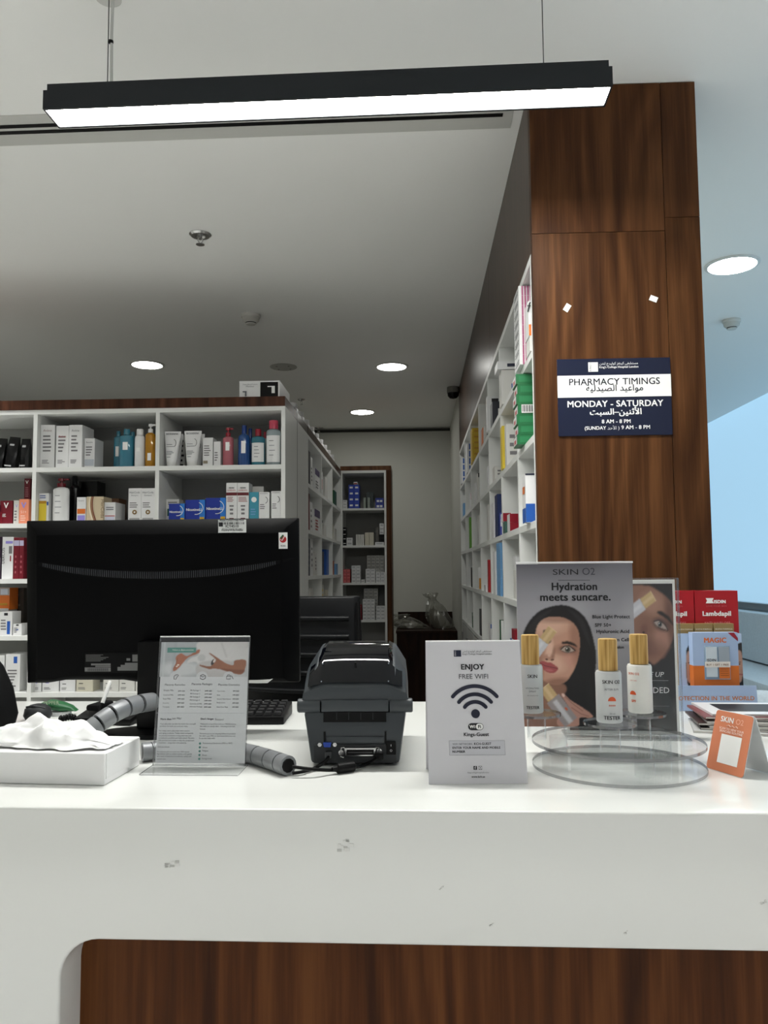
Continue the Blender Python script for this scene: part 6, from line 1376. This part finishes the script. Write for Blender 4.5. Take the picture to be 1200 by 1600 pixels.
# picture carton behind it
px0, px1 = at(1062, 1030, DY+.040)[0], at(1160, 1030, DY+.040)[0]; pzt = at(1110, 990, DY+.040)[1]
t = thing('picture_carton', 'pale blue carton with dark-haired face behind the sun-care box', 'box', ((px0+px1)/2, DY+.040, bz))
w_, h_ = px1-px0, pzt-bz; MB().box(-w_/2, w_/2, .0006, .0085, 0, h_, SKYB).build('body', t)
cv = Canvas(150, 415, 610, 805, 98, 84, (176, 196, 222))
for ox in (0, 350):
    cv.poly([(200+ox, 560), (215+ox, 510), (245+ox, 485), (300+ox, 500), (330+ox, 600), (320+ox, 720), (290+ox, 805), (205+ox, 805)], (26, 20, 20), 1); cv.poly([(200+ox, 590), (218+ox, 545), (250+ox, 548), (266+ox, 620), (262+ox, 700), (245+ox, 770), (215+ox, 780), (200+ox, 740)], (190, 148, 128), 1); cv.line([(212+ox, 632), (246+ox, 628)], 6, (40, 26, 24), .9, 4); cv.ell(235+ox, 642, 10, 5, (50, 36, 34), 0, .4); cv.line([(222+ox, 716), (262+ox, 722)], 8, (160, 70, 76), .9, 5)
cv.build('printed_picture', w_, h_, t)
# red boxes
redz = CT+.0006+rbase+.0455
for i, (a, b) in enumerate(((1046, 1085), (1085.8, 1154))):
    X0, X1 = at(a, 960, RY_)[0], at(b, 960, RY_)[0]
    if i == 0: X0 = X1-(at(1154, 960, RY_)[0]-at(1085.8, 960, RY_)[0])
    zt = at(1120, 923, RY_)[1]; w_, h_ = X1-X0, zt-redz; RD = M((164, 12, 26), .35)
    t = thing('hair_loss_box', ('red hair-loss box half hidden by the dark poster', 'red hair-loss box with white lettering left of the window')[i], 'box', ((X0+X1)/2, RY_, redz), group='red hair-loss boxes')
    MB().box(-w_/2+.0004, w_/2-.0004, 0, .05, 0, h_, RD).build('body', t)
    text(t, 'ISDIN', WHITEP, w_*.08, h_*.83, -.0006, width=w_*.26, align='L' if False else 'C', bold=.05); MB().extrude([(-w_*.24, h_*.83), (-w_*.06, h_*.83), (-w_*.09, h_*.865), (-w_*.06, h_*.9), (-w_*.24, h_*.9), (-w_*.21, h_*.865)], -.0009, -.0002, WHITEP).build('logo', t)
    PKL = M((226, 150, 156), .4)
    text(t, 'LOVE YOUR SKIN', M((196, 90, 96), .4), 0, h_*.78, -.0006, width=w_*.46, res=2); text(t, 'Lambdapil', WHITEP, 0, h_*.64, -.0006, width=w_*.64, bold=.04); text(t, 'ANTI-HAIRLOSS', PKL, 0, h_*.545, -.0006, width=w_*.60); text(t, 'GROW NEW HAIR', M((206, 110, 116), .4), 0, h_*.505, -.0006, width=w_*.34, res=2)
    text(t, arabic('إيقاف تساقط الشعر'), WHITEP, 0, h_*.40, -.0006, width=w_*.60, bold=.02); text(t, arabic('ينمو شعر جديد'), PKL, 0, h_*.355, -.0006, width=w_*.3, res=2)
    text(t, '1', WHITEP, w_*.43, h_*.18, -.0006, width=w_*.045, bold=.05); text(t, '1', WHITEP, w_*.43, h_*.04, -.0006, width=w_*.045, bold=.05); text(t, 'BUY', WHITEP, w_*.26, h_*.18, -.0006, width=w_*.16, bold=.03)
    MB().box(-w_*.35, w_*.02, -.0012, -.0004, h_*.16, h_*.28, M((176, 170, 166), .3)).build('clear_window', t)
# small gold boxes in front of the red ones
for i, (a, b) in enumerate(((1058, 1084), (1085, 1114), (1115, 1147))):
    X0, X1 = at(a, 985, DY+.0495)[0], at(b, 985, DY+.0495)[0]; zb_ = at(1110, 992, DY+.0495)[1]; zt = at(1110, 974.5, DY+.0495)[1]
    t = thing('sachet_box', ('gold sachet box left, half behind the poster frame', 'gold sachet box in the middle below the red boxes', 'gold sachet box on the right below the red boxes')[i], 'box', ((X0+X1)/2, DY+.0495, bz), group='gold sachet boxes')
    w_, h_ = X1-X0, zt-bz; MB().box(-w_/2+.0004, w_/2-.0004, 0, .0185, 0, h_, M((150, 124, 76), .4)).build('body', t); text(t, 'NUEVA FORMULA', M((226, 214, 190), .4), 0, h_*.90, -.0006, width=w_*.84, bold=.02, res=2)
    MB().front(-w_/2+.001, h_*.70, w_/2-.001, h_*.84, -.0004, M((206, 196, 170), .4)).build('print', t, fix=False)

# ---- magazines fanned on the counter
MAGS = [(M((206, 206, 206), .35), 'pale'), (M((40, 36, 36), .35), 'black'), (M((214, 212, 210), .35), 'white'), (M((60, 44, 44), .35), 'dark brown'), (M((196, 192, 188), .35), 'light grey'), (M((28, 28, 30), .35), 'charcoal'), (M((120, 60, 64), .35), 'dark red'), (M((220, 220, 222), .35), 'bright white')]
gx0, gy0 = ctr_at(1076, 1150)
mzz = CT+.0006
ordm = ['lowest', 'second', 'third', 'fourth', 'fifth', 'sixth', 'seventh', 'topmost']
for k, (m_, cn) in enumerate(MAGS):
    th = .0040; rnd = random.Random(k+3); rot = R(-14+1.6*k+rnd.uniform(-1.5, 1.5)); dx_, dy_ = .012*(k % 3)+.004*k, .006*(k % 2)
    t = thing('magazine', f'{cn} glossy magazine, {ordm[k]} of the fanned pile right of the posters', 'magazine', (gx0+.02+dx_, gy0+.03+dy_, mzz), (0, 0, rot), 'magazines in the fanned pile')
    MB().box(0, .27, 0, .14, .0005, th-.0005, M((212, 208, 202), .7)).build('pages', t)
    MB().box(-.0006, .2706, -.0006, .1406, 0, .0005, m_).build('back_cover', t); MB().box(-.0006, .2706, -.0006, .1406, th-.0005, th, m_).build('front_cover', t); MB().box(-.0008, 0, -.0006, .1406, 0, th, m_).build('spine', t)
    if k in (5, 7):
        c = MB().front(0, 0, .2, .09, 0, INK if k == 7 else WHITEP).build('cover_print', t, loc=(.03, .03, th+.0003), rot=(R(-90), 0, 0), fix=False)
    mzz += th+.0004

# ---- orange folded card (the code panel is left blank)
A_ = ctr_at(1098, 1200); B_ = ctr_at(1155, 1217)
ang = math.atan2(B_[1]-A_[1], B_[0]-A_[0]); cw = math.hypot(B_[0]-A_[0], B_[1]-A_[1])
t = thing('orange_tent_card', 'small orange folded card with white panel at the right front', 'sign', ((A_[0]+B_[0])/2+.006, (A_[1]+B_[1])/2, CT+.0008), (0, 0, ang))
OC = M((206, 126, 92), .5); sl = .094; la2 = R(17)
def rcard(mat, y0, y1, r=.005):
    pts = []
    for cx_, cz_, a0 in ((cw/2-r, r, -90), (cw/2-r, sl-r, 0), (-cw/2+r, sl-r, 90), (-cw/2+r, r, 180)):
        pts += [(cx_+r*math.cos(R(a0+18*k)), cz_+r*math.sin(R(a0+18*k))) for k in range(6)]
    return MB().extrude(pts, y0, y1, mat)
f1 = rcard(OC, -.0010, 0).build('front_panel', t, rot=(-la2, 0, 0)); rcard(M((226, 226, 226), .5), 0, .0012).build('front_backing', t, rot=(-la2, 0, 0))
rcard(M((222, 224, 224), .5), -.0012, 0).build('back_panel', t, loc=(0, 2*sl*math.sin(la2)+.004, 0), rot=(la2, 0, 0))
MB().front(-cw*.24, sl*.14, cw*.31, sl*.62, -.0014, WHITEP).build('white_panel', f1, fix=False)
text(f1, 'SKIN', WHITEP, -cw*.33, sl*.82, -.0016, width=cw*.34, align='L', bold=.02); text(f1, 'O2', M((232, 180, 156), .5), cw*.08, sl*.82, -.0016, width=cw*.2, align='L')
MB().tube([(cw*(-.14+.05*k), -.0016, sl*(.77+(.012 if k % 2 else -.012))) for k in range(7)], .0005, M((240, 214, 200), .5), 4).build('wave_mark', f1)
text(f1, 'SCAN TO VIEW YOUR', M((244, 220, 208), .5), 0, sl*.695, -.0016, width=cw*.66, bold=.02, res=2); text(f1, 'SKINCARE ROUTINE', M((244, 220, 208), .5), 0, sl*.648, -.0016, width=cw*.62, bold=.02, res=2)

# ---- pharmacy timings sign and bits of tape on the pillar
s0 = at(870, 562, RY0-.004); s1 = at(1047, 562, RY0-.004); zt = at(957, 560, RY0-.004)[1]; zb_ = at(960, 680.5, RY0-.004)[1]
t = thing('opening_hours_sign', 'navy and white pharmacy opening hours sign on the walnut pillar', 'sign', ((s0[0]+s1[0])/2, RY0-.0008, zb_))
SW, SH = s1[0]-s0[0], zt-zb_
MB().box(-SW/2, SW/2, -.004, 0, 0, SH, M((14, 22, 48), .3)).build('board', t, bevel=.0008, seg=1)
# traced in the 1200-px zoom of [850,540,1070,700]
gu = lambda u: -SW/2+SW*(u-112)/(1075-112)
gz = lambda v: SH*(757-v)/(757-108)
bd = MB().front(-SW/2, gz(434), SW/2, gz(249), -.0046, WHITEP).build('white_band', t, fix=False)
def sg(body, u0, u1, v, m=WHITEP, **k): text(t, body, m, (gu(u0)+gu(u1))/2, gz(v), -.0052, width=gu(u1)-gu(u0), **k)
DK = M((16, 20, 34), .4)
sg('PHARMACY TIMINGS', 212, 980, 332, DK, bold=.008); sg(arabic('مواعيد الصيدلية'), 354, 836, 400, DK, bold=.012)
sg('MONDAY - SATURDAY', 194, 1002, 516, bold=.022); sg(arabic('الأثنين–السبت'), 382, 816, 598, bold=.03); sg('8 AM - 8 PM', 480, 722, 655, bold=.02)
text(t, '(SUNDAY', WHITEP, gu(334), gz(716), -.0052, width=gu(514)-gu(334), align='L', bold=.02); text(t, arabic('الأحد')+' )', WHITEP, gu(527), gz(716), -.0052, width=gu(626)-gu(527), align='L'); text(t, '9 AM - 8 PM', WHITEP, gu(644), gz(706), -.0052, width=gu(884)-gu(644), align='L', bold=.02)
c = MB().box(gu(378), gu(460), -.0052, -.0044, gz(219), gz(140), WHITEP).build('crest', t); text(c, "KING'S", DK, 0, 0, 0, loc=(gu(404), -.0056, gz(214)), rot=(0, R(-90), 0), width=gz(145)-gz(214), align='L', res=2)
sg(arabic('مستشفى كينغز كوليدج لندن'), 472, 800, 172); sg("King's College Hospital London", 472, 802, 196, bold=.015)
for px, py, a, lab in ((886, 481, 35, 'small white tape scrap on the pillar, left'), (1021, 467, -20, 'small white tape scrap on the pillar, right')):
    X, Z = at(px, py, RY0); o = MB().add([(-.0135, 0, -.0085), (.0125, 0, -.0095), (.0135, 0, .0085), (-.0125, -.001, .0095)], [(0, 1, 2, 3)], WHITEP).build('tape_scrap', None, (X, RY0-.0012, Z), (0, R(-a if a < 0 else -a-25), 0)); o.scale = (.82, 1, .82)
    m = o.modifiers.new('thickness', 'SOLIDIFY'); m.thickness = .0006; tag(o, lab, 'tape', 'tape scraps on the pillar')
